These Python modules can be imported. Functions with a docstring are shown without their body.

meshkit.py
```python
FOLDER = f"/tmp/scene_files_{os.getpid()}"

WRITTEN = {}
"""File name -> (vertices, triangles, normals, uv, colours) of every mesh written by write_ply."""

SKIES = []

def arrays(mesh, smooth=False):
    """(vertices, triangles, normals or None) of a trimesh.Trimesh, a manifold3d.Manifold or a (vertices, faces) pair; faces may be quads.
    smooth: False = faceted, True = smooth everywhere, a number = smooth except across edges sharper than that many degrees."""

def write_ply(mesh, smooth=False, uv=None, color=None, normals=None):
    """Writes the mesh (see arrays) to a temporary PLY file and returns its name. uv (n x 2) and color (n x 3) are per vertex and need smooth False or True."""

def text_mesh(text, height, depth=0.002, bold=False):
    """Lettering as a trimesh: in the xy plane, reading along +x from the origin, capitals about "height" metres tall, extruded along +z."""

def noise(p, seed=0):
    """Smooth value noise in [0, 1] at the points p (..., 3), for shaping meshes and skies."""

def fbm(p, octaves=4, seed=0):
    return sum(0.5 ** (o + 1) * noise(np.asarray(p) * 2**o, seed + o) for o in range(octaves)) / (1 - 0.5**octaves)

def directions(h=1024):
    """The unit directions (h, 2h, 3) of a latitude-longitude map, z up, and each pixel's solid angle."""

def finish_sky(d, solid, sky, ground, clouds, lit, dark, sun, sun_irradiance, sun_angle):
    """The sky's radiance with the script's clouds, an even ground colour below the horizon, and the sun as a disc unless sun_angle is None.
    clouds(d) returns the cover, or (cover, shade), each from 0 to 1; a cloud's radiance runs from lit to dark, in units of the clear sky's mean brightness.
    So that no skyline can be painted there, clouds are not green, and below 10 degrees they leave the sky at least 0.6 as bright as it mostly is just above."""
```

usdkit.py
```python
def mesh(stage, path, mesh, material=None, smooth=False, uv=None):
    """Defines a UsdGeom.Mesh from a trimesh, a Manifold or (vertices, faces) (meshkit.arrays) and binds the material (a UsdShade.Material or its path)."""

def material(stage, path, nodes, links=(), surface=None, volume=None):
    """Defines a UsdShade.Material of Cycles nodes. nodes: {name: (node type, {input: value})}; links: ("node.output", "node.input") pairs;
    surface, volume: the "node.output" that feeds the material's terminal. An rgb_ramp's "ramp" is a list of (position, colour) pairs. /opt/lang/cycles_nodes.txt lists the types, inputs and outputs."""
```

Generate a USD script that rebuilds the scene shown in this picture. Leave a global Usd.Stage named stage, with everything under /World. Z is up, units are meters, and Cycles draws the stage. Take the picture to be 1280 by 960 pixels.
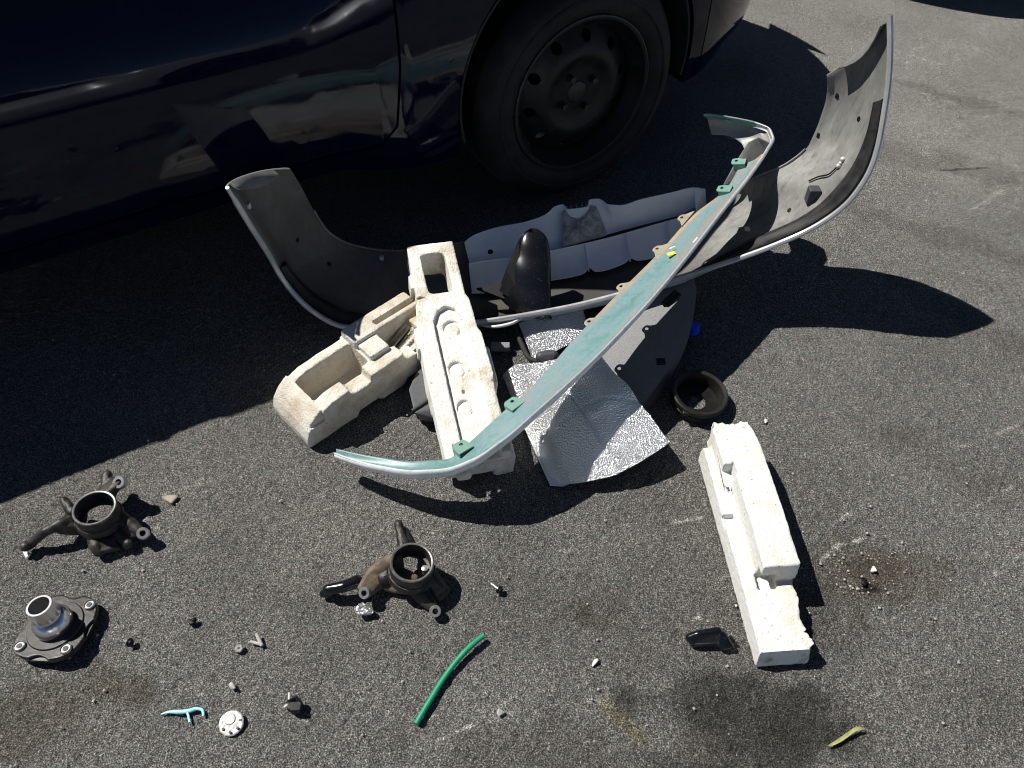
import math, numpy as np, trimesh, manifold3d as m3, usdkit, meshkit
from meshkit import noise, fbm
from pxr import Usd, UsdGeom, UsdLux, UsdShade, Sdf, Gf, Vt

rng = np.random.default_rng(7)
stage = Usd.Stage.CreateInMemory()
UsdGeom.SetStageUpAxis(stage, UsdGeom.Tokens.z)
UsdGeom.SetStageMetersPerUnit(stage, 1.0)
UsdGeom.Xform.Define(stage, '/World')
UsdGeom.Scope.Define(stage, '/World/Looks')

# ------------------------------------------------------------------ camera, sky, sun, exposure
CAM_H, PITCH, FPX = 1.35, math.radians(48.4), 1004.0
cam = UsdGeom.Camera.Define(stage, '/World/camera')
cam.CreateHorizontalApertureAttr(36.0)
cam.CreateVerticalApertureAttr(27.0)
cam.CreateFocalLengthAttr(36.0 * FPX / 1280)
cam.CreateClippingRangeAttr(Gf.Vec2f(0.05, 500))
cam.CreateExposureAttr(0.45)
cam.AddTranslateOp().Set(Gf.Vec3d(0, 0, CAM_H))
cam.AddRotateXOp().Set(90 - math.degrees(PITCH))

SUN_AZ, SUN_EL = math.radians(-67.0), math.radians(55.0)
SUN = np.array([math.sin(SUN_AZ) * math.cos(SUN_EL), math.cos(SUN_AZ) * math.cos(SUN_EL), math.sin(SUN_EL)])
sun = UsdLux.DistantLight.Define(stage, '/World/sun')
sun.CreateIntensityAttr(1.25)
sun.CreateAngleAttr(0.5)
sun.CreateNormalizeAttr(True) if hasattr(sun, 'CreateNormalizeAttr') else None
UsdLux.LightAPI(sun.GetPrim()).CreateNormalizeAttr(True)
sun.CreateColorAttr(Gf.Vec3f(1.0, 0.965, 0.91))
_z = SUN / np.linalg.norm(SUN)
_x = np.cross([0, 0, 1.0], _z); _x /= np.linalg.norm(_x)
_y = np.cross(_z, _x)
sun.AddTransformOp().Set(Gf.Matrix4d(*_x, 0, *_y, 0, *_z, 0, 0, 0, 0, 1))

sky = UsdLux.DomeLight.Define(stage, '/World/sky')
sky_mat = usdkit.material(stage, '/World/Looks/sky_look', {
    's': ('sky_texture', {'sky_type': 'single_scattering', 'sun_disc': False, 'sun_elevation': SUN_EL, 'sun_rotation': SUN_AZ, 'air_density': 0.5, 'aerosol_density': 0.15}),
    'b': ('background_shader', {'strength': 0.05})}, [('s.color', 'b.color')], surface='b.background')
UsdShade.MaterialBindingAPI.Apply(sky.GetPrim()).Bind(sky_mat)
sky.GetPrim().SetCustomDataByKey('kind', 'structure')
sky.GetPrim().SetCustomDataByKey('label', 'clear blue daytime sky above the parking lot')
sky.GetPrim().SetCustomDataByKey('category', 'sky')


def at(px, py, z=0.0):
    """The place at height z that the photograph shows at this pixel (1280 x 960)."""
    x, y = (px - 640) / FPX, (480 - py) / FPX
    r = np.array([x, y * math.sin(PITCH) + math.cos(PITCH), y * math.cos(PITCH) - math.sin(PITCH)])
    return np.array([0, 0, CAM_H]) + (z - CAM_H) / r[2] * r


def seen(G, px, py):
    """The point of the surface points G that lies nearest to the photograph's pixel."""
    q = np.asarray(G).reshape(-1, 3) - [0, 0, CAM_H]
    f = q[:, 1] * math.cos(PITCH) - q[:, 2] * math.sin(PITCH)
    u = q[:, 1] * math.sin(PITCH) + q[:, 2] * math.cos(PITCH)
    d = (640 + FPX * q[:, 0] / f - px) ** 2 + (480 - FPX * u / f - py) ** 2
    return q[d.argmin()] + [0, 0, CAM_H]


# ------------------------------------------------------------------ materials
MATS = {}


def mat(name, nodes, links, surface='p.BSDF'):
    MATS[name] = usdkit.material(stage, '/World/Looks/' + name, nodes, links, surface=surface)


def simple(name, c1, c2, rough=0.5, scale=30.0, lo=0.35, hi=0.65, bump=0.0, bscale=400.0, bdist=0.001, metallic=0.0, spec=0.5, rough2=None, coat=0.0, c3=None, detail=6):
    ramp = [(0, c1), (lo, c1), (hi, c2), (1, c3 if c3 else c2)]
    nodes = {'g': ('geometry', {}), 'n': ('noise_texture', {'scale': scale, 'detail': detail, 'roughness': 0.65}),
             'r': ('rgb_ramp', {'ramp': ramp}),
             'n2': ('noise_texture', {'scale': bscale, 'detail': 3.0}),
             'b': ('bump', {'strength': bump, 'distance': bdist}),
             'rr': ('map_range', {'from_min': 0.3, 'from_max': 0.7, 'to_min': rough, 'to_max': rough2 if rough2 is not None else rough}),
             'p': ('principled_bsdf', {'metallic': metallic, 'specular_ior_level': spec, 'coat_weight': coat})}
    links = [('g.position', 'n.vector'), ('g.position', 'n2.vector'), ('n.fac', 'r.fac'), ('r.color', 'p.base_color'), ('n.fac', 'rr.value'), ('rr.result', 'p.roughness')]
    if bump > 0:
        links += [('n2.fac', 'b.height'), ('b.normal', 'p.normal')]
    mat(name, nodes, links)


# asphalt: colour from per-vertex wear plus fine grain
mat('asphalt', {
    'g': ('geometry', {}), 'w': ('attribute', {'attribute': 'surface_tone'}),
    'n1': ('noise_texture', {'scale': 400.0, 'detail': 4.0, 'roughness': 0.72}),
    'r1': ('rgb_ramp', {'ramp': [(0, (0.06, 0.06, 0.06)), (0.38, (0.18, 0.18, 0.18)), (0.46, (0.56, 0.56, 0.555)), (0.53, (1.05, 1.045, 1.03)), (0.60, (2.1, 2.08, 2.02)), (0.69, (4.8, 4.7, 4.5)), (1, (6.5, 6.3, 6.0))]}),
    'v': ('voronoi_texture', {'scale': 190.0}),
    'n5': ('noise_texture', {'scale': 95.0, 'detail': 5.0, 'roughness': 0.75}),
    'r5': ('rgb_ramp', {'ramp': [(0, (0.6, 0.6, 0.6)), (0.38, (0.80, 0.80, 0.80)), (0.5, (1.0, 1.0, 1.0)), (0.62, (1.22, 1.22, 1.21)), (1, (1.6, 1.58, 1.54))]}),
    'm5': ('mix', {'mix_type': 'multiply', 'fac': 1.0}),
    'n2': ('noise_texture', {'scale': 700.0, 'detail': 3.0}),
    'm1': ('mix', {'mix_type': 'multiply', 'fac': 1.0}),
    'ad': ('math', {'math_type': 'add'}),
    'vb': ('math', {'math_type': 'multiply', 'value2': 0.5}),
    'b': ('bump', {'strength': 0.9, 'distance': 0.004}),
    'p': ('principled_bsdf', {'roughness': 0.9, 'specular_ior_level': 0.12})},
    [('g.position', 'n1.vector'), ('g.position', 'v.vector'), ('g.position', 'n2.vector'), ('n1.fac', 'r1.fac'),
     ('w.color', 'm1.color1'), ('r1.color', 'm1.color2'), ('g.position', 'n5.vector'), ('n5.fac', 'r5.fac'), ('m1.color', 'm5.color1'), ('r5.color', 'm5.color2'), ('m5.color', 'p.base_color'),
     ('v.distance', 'vb.value1'), ('vb.value', 'ad.value1'), ('n2.fac', 'ad.value2'), ('ad.value', 'b.height'), ('b.normal', 'p.normal')])

# car paint: dusty, scratched dark navy
mat('navy_paint', {
    'g': ('geometry', {}), 'n': ('noise_texture', {'scale': 9.0, 'detail': 7.0, 'roughness': 0.7}),
    'r': ('rgb_ramp', {'ramp': [(0, (0.0010, 0.0014, 0.0070)), (0.5, (0.0014, 0.0018, 0.0082)), (0.72, (0.003, 0.0034, 0.009)), (1, (0.014, 0.014, 0.015))]}),
    'rr': ('map_range', {'from_min': 0.35, 'from_max': 0.75, 'to_min': 0.03, 'to_max': 0.13}),
    'n2': ('noise_texture', {'scale': 2.6, 'detail': 2.0}), 'b': ('bump', {'strength': 0.09, 'distance': 0.01}),
    'p': ('principled_bsdf', {'specular_ior_level': 0.27, 'specular_tint': (0.88, 0.94, 1.0)})},
    [('g.position', 'n.vector'), ('g.position', 'n2.vector'), ('n.fac', 'r.fac'), ('r.color', 'p.base_color'), ('n.fac', 'rr.value'), ('rr.result', 'p.roughness'),
     ('n2.fac', 'b.height'), ('b.normal', 'p.normal')])
mat('car_glass', {'p': ('principled_bsdf', {'base_color': (0.006, 0.008, 0.009), 'roughness': 0.04, 'specular_ior_level': 0.6})}, [])
simple('tyre_rubber', (0.005, 0.005, 0.0055), (0.016, 0.0155, 0.0155), 0.6, 11, lo=.42, hi=.6, bump=0.3, bscale=300, rough2=0.8, spec=0.22, c3=(0.05, 0.05, 0.05), detail=9)
simple('black_steel', (0.004, 0.004, 0.0045), (0.009, 0.008, 0.0075), 0.35, 40, rough2=0.6, c3=(0.04, 0.03, 0.025), spec=0.3)
simple('worn_steel', (0.02, 0.019, 0.018), (0.05, 0.045, 0.042), 0.4, 60, metallic=0.4)
simple('dull_steel', (0.10, 0.098, 0.094), (0.20, 0.195, 0.185), 0.4, 120, metallic=0.5, c3=(0.07, 0.06, 0.05))
simple('silver_car_paint', (0.42, 0.43, 0.44), (0.46, 0.47, 0.48), 0.3, 20, metallic=0.3, coat=0.5)
simple('underbody', (0.008, 0.008, 0.008), (0.015, 0.014, 0.013), 0.9, 20)
simple('bumper_inside', (0.085, 0.083, 0.078), (0.20, 0.20, 0.188), 0.55, 7, lo=0.34, hi=0.6, bump=0.2, bscale=160, rough2=0.7, c3=(0.32, 0.315, 0.29), detail=10)
mat('bumper_grime_shade', {  # mixes in a darker colour: grime in the middle, painted shade at the left
    'g': ('geometry', {}), 'w': ('attribute', {'attribute': 'surface_tone'}), 'sx': ('separate_color', {}),
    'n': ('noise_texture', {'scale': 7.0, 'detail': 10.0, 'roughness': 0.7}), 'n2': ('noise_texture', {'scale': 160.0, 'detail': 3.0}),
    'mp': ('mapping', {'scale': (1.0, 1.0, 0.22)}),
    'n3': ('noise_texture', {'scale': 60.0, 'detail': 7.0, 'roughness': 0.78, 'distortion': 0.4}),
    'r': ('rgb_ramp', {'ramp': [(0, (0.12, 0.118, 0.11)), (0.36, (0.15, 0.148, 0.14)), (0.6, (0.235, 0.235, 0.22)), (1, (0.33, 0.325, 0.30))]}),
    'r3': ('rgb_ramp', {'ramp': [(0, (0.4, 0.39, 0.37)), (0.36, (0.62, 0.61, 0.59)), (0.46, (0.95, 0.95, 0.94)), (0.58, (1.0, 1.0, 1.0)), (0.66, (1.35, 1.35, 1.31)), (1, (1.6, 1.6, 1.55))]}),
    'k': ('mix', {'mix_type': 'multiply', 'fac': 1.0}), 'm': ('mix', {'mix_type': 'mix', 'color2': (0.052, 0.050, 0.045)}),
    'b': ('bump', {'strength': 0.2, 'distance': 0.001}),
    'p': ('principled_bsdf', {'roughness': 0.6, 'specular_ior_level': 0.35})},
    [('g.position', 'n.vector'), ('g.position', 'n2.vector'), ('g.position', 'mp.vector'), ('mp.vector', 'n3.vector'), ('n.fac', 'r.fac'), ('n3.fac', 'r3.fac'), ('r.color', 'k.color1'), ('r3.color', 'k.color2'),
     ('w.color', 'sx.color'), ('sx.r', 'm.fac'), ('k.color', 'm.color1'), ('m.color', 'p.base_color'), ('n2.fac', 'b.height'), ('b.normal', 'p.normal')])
simple('silver_paint', (0.36, 0.37, 0.37), (0.46, 0.47, 0.47), 0.28, 25, metallic=0.35, rough2=0.4, c3=(0.25, 0.25, 0.25))
simple('black_moulding', (0.010, 0.010, 0.011), (0.028, 0.028, 0.028), 0.5, 30, rough2=0.7, bump=0.15, spec=0.3)
simple('white_plastic', (0.76, 0.77, 0.78), (0.82, 0.83, 0.84), 0.35, 18, c3=(0.62, 0.61, 0.59), rough2=0.5)
simple('dirty_plastic', (0.10, 0.09, 0.08), (0.45, 0.44, 0.42), 0.5, 45, lo=0.3, hi=0.6, bump=0.3)
# teal strip: worn paint over grey
mat('teal_paint', {
    'g': ('geometry', {}), 'w': ('attribute', {'attribute': 'surface_tone'}),
    'n': ('noise_texture', {'scale': 34.0, 'detail': 9.0, 'roughness': 0.78, 'distortion': 0.9}),
    'n3': ('noise_texture', {'scale': 140.0, 'detail': 4.0}),
    'sx': ('separate_color', {}),
    'a1': ('math', {'math_type': 'add'}),
    'a2': ('math', {'math_type': 'subtract', 'value2': 0.5}),
    'r': ('rgb_ramp', {'ramp': [(0, (0.075, 0.175, 0.155)), (0.26, (0.115, 0.215, 0.21)), (0.38, (0.15, 0.25, 0.265)), (0.50, (0.19, 0.24, 0.245)), (0.60, (0.22, 0.23, 0.225)), (0.70, (0.25, 0.24, 0.215)), (0.82, (0.34, 0.275, 0.17)), (1, (0.42, 0.35, 0.22))]}),
    'r3': ('rgb_ramp', {'ramp': [(0, (0.7, 0.7, 0.7)), (0.4, (0.95, 0.95, 0.95)), (1, (1.15, 1.15, 1.15))]}),
    'm': ('mix', {'mix_type': 'multiply', 'fac': 1.0}),
    'p': ('principled_bsdf', {'roughness': 0.42, 'specular_ior_level': 0.45})},
    [('g.position', 'n.vector'), ('g.position', 'n3.vector'), ('w.color', 'sx.color'), ('sx.r', 'a1.value1'), ('n.fac', 'a1.value2'), ('a1.value', 'a2.value1'), ('a2.value', 'r.fac'),
     ('n3.fac', 'r3.fac'), ('r.color', 'm.color1'), ('r3.color', 'm.color2'), ('m.color', 'p.base_color')])
simple('strip_silver', (0.60, 0.62, 0.62), (0.72, 0.74, 0.74), 0.3, 60, rough2=0.5, c3=(0.30, 0.31, 0.30), spec=0.5, lo=.3, hi=.45)


def foam(name, clean, tan, dirt, lo, hi, bead=0.7):
    mat(name, {
        'g': ('geometry', {}),
        'n': ('noise_texture', {'scale': 11.0, 'detail': 8.0, 'roughness': 0.72}),
        'r': ('rgb_ramp', {'ramp': [(0, clean), (lo, clean), (hi, tan), (1, dirt)]}),
        'v': ('voronoi_texture', {'scale': 230.0}), 'v2': ('voronoi_texture', {'scale': 95.0}),
        'n4': ('noise_texture', {'scale': 160.0, 'detail': 3.0}),
        'r4': ('rgb_ramp', {'ramp': [(0, (0.25, 0.2, 0.13)), (0.27, (0.35, 0.29, 0.2)), (0.335, (1, 1, 1)), (1, (1, 1, 1))]}),
        'm': ('mix', {'mix_type': 'multiply', 'fac': 0.8}),
        'b': ('bump', {'strength': bead, 'distance': 0.0016, 'invert': True}),
        'p': ('principled_bsdf', {'roughness': 0.75, 'specular_ior_level': 0.25, 'subsurface_weight': 0.0})},
        [('g.position', 'n.vector'), ('g.position', 'v.vector'), ('g.position', 'v2.vector'), ('g.position', 'n4.vector'), ('n.fac', 'r.fac'), ('n4.fac', 'r4.fac'), ('r.color', 'm.color1'), ('r4.color', 'm.color2'),
         ('m.color', 'p.base_color'), ('v.distance', 'b.height'), ('b.normal', 'p.normal')])


foam('foam_tan', (0.58, 0.555, 0.49), (0.40, 0.335, 0.24), (0.20, 0.155, 0.10), 0.44, 0.64)
foam('foam_soiled', (0.68, 0.665, 0.61), (0.46, 0.40, 0.30), (0.22, 0.16, 0.09), 0.50, 0.66)
foam('foam_white', (0.60, 0.60, 0.57), (0.52, 0.49, 0.40), (0.38, 0.33, 0.24), 0.52, 0.72, .4)
mat('foil', {
    'g': ('geometry', {}), 'v': ('voronoi_texture', {'scale': 300.0}), 'n': ('noise_texture', {'scale': 60.0, 'detail': 4.0, 'roughness': 0.6}),
    'a': ('math', {'math_type': 'add'}), 'b': ('bump', {'strength': 1.0, 'distance': 0.0035}),
    'p': ('principled_bsdf', {'base_color': (0.88, 0.89, 0.90), 'metallic': 0.9, 'roughness': 0.3})},
    [('g.position', 'v.vector'), ('g.position', 'n.vector'), ('v.distance', 'a.value1'), ('n.fac', 'a.value2'), ('a.value', 'b.height'), ('b.normal', 'p.normal')])
simple('black_foam', (0.008, 0.008, 0.008), (0.016, 0.016, 0.016), 0.8, 80, bump=0.4)
simple('felt_grey', (0.13, 0.13, 0.132), (0.23, 0.23, 0.232), 0.85, 420, lo=0.35, hi=0.65, bump=0.4, bscale=600, c3=(0.36, 0.36, 0.36))
simple('grey_plastic', (0.028, 0.030, 0.034), (0.055, 0.058, 0.063), 0.55, 300, bump=0.45, bscale=700)
mat('gloss_black', {'g': ('geometry', {}), 'n': ('noise_texture', {'scale': 120.0, 'detail': 6.0, 'roughness': 0.8}),
                    'r': ('rgb_ramp', {'ramp': [(0, (0.003, 0.0035, 0.0045)), (0.60, (0.004, 0.0045, 0.0055)), (0.68, (0.05, 0.052, 0.055)), (1, (0.15, 0.15, 0.15))]}),
                    'p': ('principled_bsdf', {'roughness': 0.2, 'specular_ior_level': 0.6})},
    [('g.position', 'n.vector'), ('n.fac', 'r.fac'), ('r.color', 'p.base_color')])
simple('cast_iron', (0.010, 0.009, 0.0085), (0.036, 0.031, 0.026), 0.5, 55, lo=.4, hi=.58, bump=0.7, bscale=420, metallic=0.2, c3=(0.13, 0.08, 0.045), detail=9)
simple('rusty_iron', (0.05, 0.04, 0.03), (0.16, 0.115, 0.07), 0.75, 40, bump=0.5, bscale=300, c3=(0.26, 0.18, 0.10))
simple('machined_steel', (0.28, 0.28, 0.28), (0.5, 0.49, 0.47), 0.32, 90, metallic=0.7, c3=(0.2, 0.17, 0.14))
mat('chrome', {'p': ('principled_bsdf', {'base_color': (0.72, 0.72, 0.74), 'metallic': 1.0, 'roughness': 0.24})}, [])
simple('hub_iron', (0.010, 0.0095, 0.009), (0.034, 0.031, 0.028), 0.42, 55, metallic=0.35, bump=0.3, bscale=400, c3=(0.13, 0.10, 0.08))
simple('matte_black', (0.004, 0.004, 0.0045), (0.008, 0.008, 0.008), 0.5, 50, bump=0.15, spec=0.22)
simple('ring_black', (0.005, 0.005, 0.005), (0.018, 0.015, 0.013), 0.5, 30, c3=(0.10, 0.08, 0.055), spec=.35, detail=9)
simple('green_plastic', (0.008, 0.22, 0.10), (0.012, 0.27, 0.13), 0.4, 90)
simple('cyan_plastic', (0.25, 0.62, 0.68), (0.30, 0.68, 0.74), 0.4, 90)
simple('blue_plastic', (0.005, 0.03, 0.62), (0.008, 0.04, 0.7), 0.4, 50)
simple('pale_metal', (0.42, 0.42, 0.41), (0.62, 0.61, 0.59), 0.45, 160, c3=(0.2, 0.2, 0.2), metallic=0.3)
simple('stone', (0.25, 0.24, 0.23), (0.45, 0.43, 0.4), 0.85, 120)
simple('chip_white', (0.55, 0.54, 0.5), (0.75, 0.73, 0.68), 0.7, 150, c3=(0.35, 0.32, 0.28))
simple('leaf_green', (0.20, 0.22, 0.06), (0.36, 0.36, 0.15), 0.6, 90)
simple('yellow_paper', (0.75, 0.55, 0.02), (0.8, 0.62, 0.04), 0.6, 50)
simple('crumpled_foil', (0.45, 0.45, 0.45), (0.7, 0.7, 0.7), 0.3, 90, metallic=0.8, bump=0.6, bscale=250, bdist=0.003)

# ------------------------------------------------------------------ scene helpers
USED = set()


def numbered(parent, name):
    p, k = f'{parent}/{name}', 0
    while p in USED:
        k += 1
        p = f'{parent}/{name}_{k:03d}'
    USED.add(p)
    return p


def tag(prim, label=None, cat=None, group=None, kind=None):
    for k, v in (('label', label), ('category', cat), ('group', group), ('kind', kind)):
        if v:
            prim.SetCustomDataByKey(k, v)


class Thing:
    def __init__(self, name, label, cat, base, group=None, ang=0.0):
        self.base, self.ang = np.asarray(base, float), ang
        self.path = numbered('/World', name)
        x = UsdGeom.Xform.Define(stage, self.path)
        x.AddTranslateOp().Set(Gf.Vec3d(*map(float, self.base)))
        if ang:
            x.AddRotateZOp().Set(math.degrees(ang))
        self.prim = x.GetPrim()
        tag(self.prim, label, cat, group)

    def part(self, name, mesh, m, smooth=35, parent=None, label=None, local=False):
        v, f = vf(mesh)
        if not local:
            v = v - self.base
            if self.ang:
                c, s = math.cos(-self.ang), math.sin(-self.ang)
                v = v @ np.array([[c, s, 0], [-s, c, 0], [0, 0, 1]])
        path = numbered(parent or self.path, name)
        p = usdkit.mesh(stage, path, (v, f), MATS[m], smooth=smooth)
        if label:
            tag(p.GetPrim(), label)
        return path


def one(name, mesh, m, label, cat, smooth=35, group=None, kind=None):
    v, f = vf(mesh)
    p = usdkit.mesh(stage, numbered('/World', name), (v, f), MATS[m], smooth=smooth)
    tag(p.GetPrim(), label, cat, group, kind)
    return p


def vf(mesh):
    if hasattr(mesh, 'to_mesh'):
        k = mesh.to_mesh()
        return np.array(k.vert_properties[:, :3], float), np.array(k.tri_verts)
    if isinstance(mesh, trimesh.Trimesh):
        return np.array(mesh.vertices, float), np.array(mesh.faces)
    return np.array(mesh[0], float), np.array(mesh[1])


def man(mesh):
    v, f = vf(mesh)
    return m3.Manifold(m3.Mesh(np.asarray(v, np.float32), np.asarray(f, np.uint32)))


def join(*ms):
    vs, fs, n = [], [], 0
    for m in ms:
        v, f = vf(m)
        vs.append(v); fs.append(f + n); n += len(v)
    return np.vstack(vs), np.vstack(fs)


def grid_faces(m, n):
    i = np.arange(m - 1)[:, None] * n + np.arange(n - 1)[None]
    a, b, c, d = i, i + 1, i + n + 1, i + n
    return np.concatenate([np.stack([a, b, c], -1).reshape(-1, 3), np.stack([a, c, d], -1).reshape(-1, 3)])


def grid_normals(G):
    du, dv = np.gradient(G, axis=0), np.gradient(G, axis=1)
    n = np.cross(du, dv)
    return n / np.maximum(np.linalg.norm(n, axis=-1, keepdims=True), 1e-9)


def sheet(G, t):
    """A closed shell of thickness t behind the grid G (m, n, 3); the front keeps G."""
    m, n, _ = G.shape
    B = G - grid_normals(G) * t
    f = grid_faces(m, n)
    v = np.vstack([G.reshape(-1, 3), B.reshape(-1, 3)])
    idx = np.arange(m * n).reshape(m, n)
    loop = np.concatenate([idx[0, :-1], idx[:-1, -1], idx[-1, :0:-1], idx[:0:-1, 0]])
    nxt = np.roll(loop, -1)
    N = m * n
    side = np.concatenate([np.stack([loop, loop + N, nxt + N], -1), np.stack([loop, nxt + N, nxt], -1)])
    return v, np.vstack([f, f[:, ::-1] + N, side])


def spline(P, n, closed=False):
    """n points evenly spread by chord length along a Catmull-Rom curve through P (k, d)."""
    from scipy.interpolate import PchipInterpolator, CubicSpline
    P = np.asarray(P, float)
    d = np.r_[0, np.cumsum(np.maximum(np.linalg.norm(np.diff(P[:, :3], axis=0), axis=1), 1e-6))]
    c = PchipInterpolator(d, P, axis=0) if not closed else CubicSpline(d, P, axis=0, bc_type='periodic')
    return c(np.linspace(0, d[-1], n))


def tube(path, r, k=10, cap=True):
    P = np.asarray(path, float)
    r = np.broadcast_to(np.asarray(r, float), len(P))
    T = np.gradient(P, axis=0); T /= np.linalg.norm(T, axis=1, keepdims=True)
    ref = np.array([0, 0, 1.0]) if abs(T[0][2]) < 0.9 else np.array([1.0, 0, 0])
    a = np.linspace(0, 2 * np.pi, k, endpoint=False)
    V = []
    for p, t, q in zip(P, T, r):
        s = np.cross(ref, t); s /= np.linalg.norm(s)
        u = np.cross(t, s); ref = u if abs(t @ u) < .99 else ref
        V.append(p + q * (np.cos(a)[:, None] * s + np.sin(a)[:, None] * u))
    V = np.array(V); n = len(P)
    i = np.arange(n - 1)[:, None] * k + np.arange(k)[None]
    j = np.arange(n - 1)[:, None] * k + (np.arange(k)[None] + 1) % k
    F = np.concatenate([np.stack([i, j, j + k], -1).reshape(-1, 3), np.stack([i, j + k, i + k], -1).reshape(-1, 3)])
    V = V.reshape(-1, 3)
    if cap:
        c0, c1 = len(V), len(V) + 1
        V = np.vstack([V, P[0], P[-1]])
        e = np.arange(k)
        F = np.vstack([F, np.stack([np.full(k, c0), (e + 1) % k, e], -1), np.stack([np.full(k, c1), (n - 1) * k + e, (n - 1) * k + (e + 1) % k], -1)])
    return V, F


def lathe(profile, n=48, axis=(0, 0, 1), origin=(0, 0, 0)):
    """Closed profile [(r, h), ...] revolved about an axis."""
    m = trimesh.creation.revolve(np.array(profile, float), sections=n)
    m.merge_vertices()
    v = np.array(m.vertices)
    return v @ frame(axis).T + np.asarray(origin, float), np.array(m.faces)


def frame(axis):
    z = np.asarray(axis, float); z = z / np.linalg.norm(z)
    x = np.cross([0, 1.0, 0], z) if abs(z[1]) < 0.9 else np.cross([1.0, 0, 0], z)
    x /= np.linalg.norm(x)
    return np.stack([x, np.cross(z, x), z], 1)


def ball(p, r, n=20):
    return m3.Manifold.sphere(float(r), n).translate([float(x) for x in p])


def bone(a, b, ra, rb, n=20):
    return m3.Manifold.batch_hull([ball(a, ra, n), ball(b, rb, n)])


def chain(pts, radii, n=20):
    return m3.Manifold.batch_boolean([bone(pts[i], pts[i + 1], radii[i], radii[i + 1], n) for i in range(len(pts) - 1)], m3.OpType.Add)


def add(*ms):
    return m3.Manifold.batch_boolean(list(ms), m3.OpType.Add)


def cyl(a, b, r, r2=None, n=32):
    a, b = np.asarray(a, float), np.asarray(b, float)
    L = np.linalg.norm(b - a)
    c = m3.Manifold.cylinder(float(L), float(r), float(r if r2 is None else r2), n)
    return put(c, frame(b - a), a)


def put(m, R, o):
    A = np.zeros((3, 4)); A[:, :3] = R; A[:, 3] = o
    return m.transform(A)


def box(x0, y0, z0, x1, y1, z1, r=0.0):
    if r <= 0:
        return m3.Manifold.cube([x1 - x0, y1 - y0, z1 - z0]).translate([x0, y0, z0])
    return m3.Manifold.batch_hull([ball((x, y, z), r, 12) for x in (x0 + r, x1 - r) for y in (y0 + r, y1 - r) for z in (z0 + r, z1 - r)])


def prism(poly, y0, y1):
    """Polygon in x, z extruded along y."""
    c = m3.CrossSection([np.array(poly, float)], m3.FillRule.NonZero)
    m = m3.Manifold.extrude(c, float(y1 - y0))            # polygon in xy, along z
    return m.transform(np.array([[1, 0, 0, 0], [0, 0, -1, y1], [0, 1, 0, 0]], float))


def plan(poly, z0, z1):
    return m3.Manifold.extrude(m3.CrossSection([np.array(poly, float)], m3.FillRule.NonZero), float(z1 - z0)).translate([0, 0, float(z0)])


def soften(m, edge, it=6, rough=0.0, scale=60.0, seed=1):
    """Refines a solid to edge metres, rounds it and roughens it."""
    m = m.refine_to_length(edge)
    v, f = vf(m)
    t = trimesh.Trimesh(v, f, process=True)
    if it:
        trimesh.smoothing.filter_taubin(t, lamb=0.5, nu=0.52, iterations=it)
    if rough:
        n = np.array(t.vertex_normals)
        w = np.array(t.vertices)
        t.vertices = w + n * ((fbm(w * scale, 4, seed) - 0.5) * 2 * rough)[:, None]
    return t


# ------------------------------------------------------------------ ground
def sm0(a, b, x):
    t = np.clip((x - a) / (b - a), 0, 1)
    return t * t * (3 - 2 * t)


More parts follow.
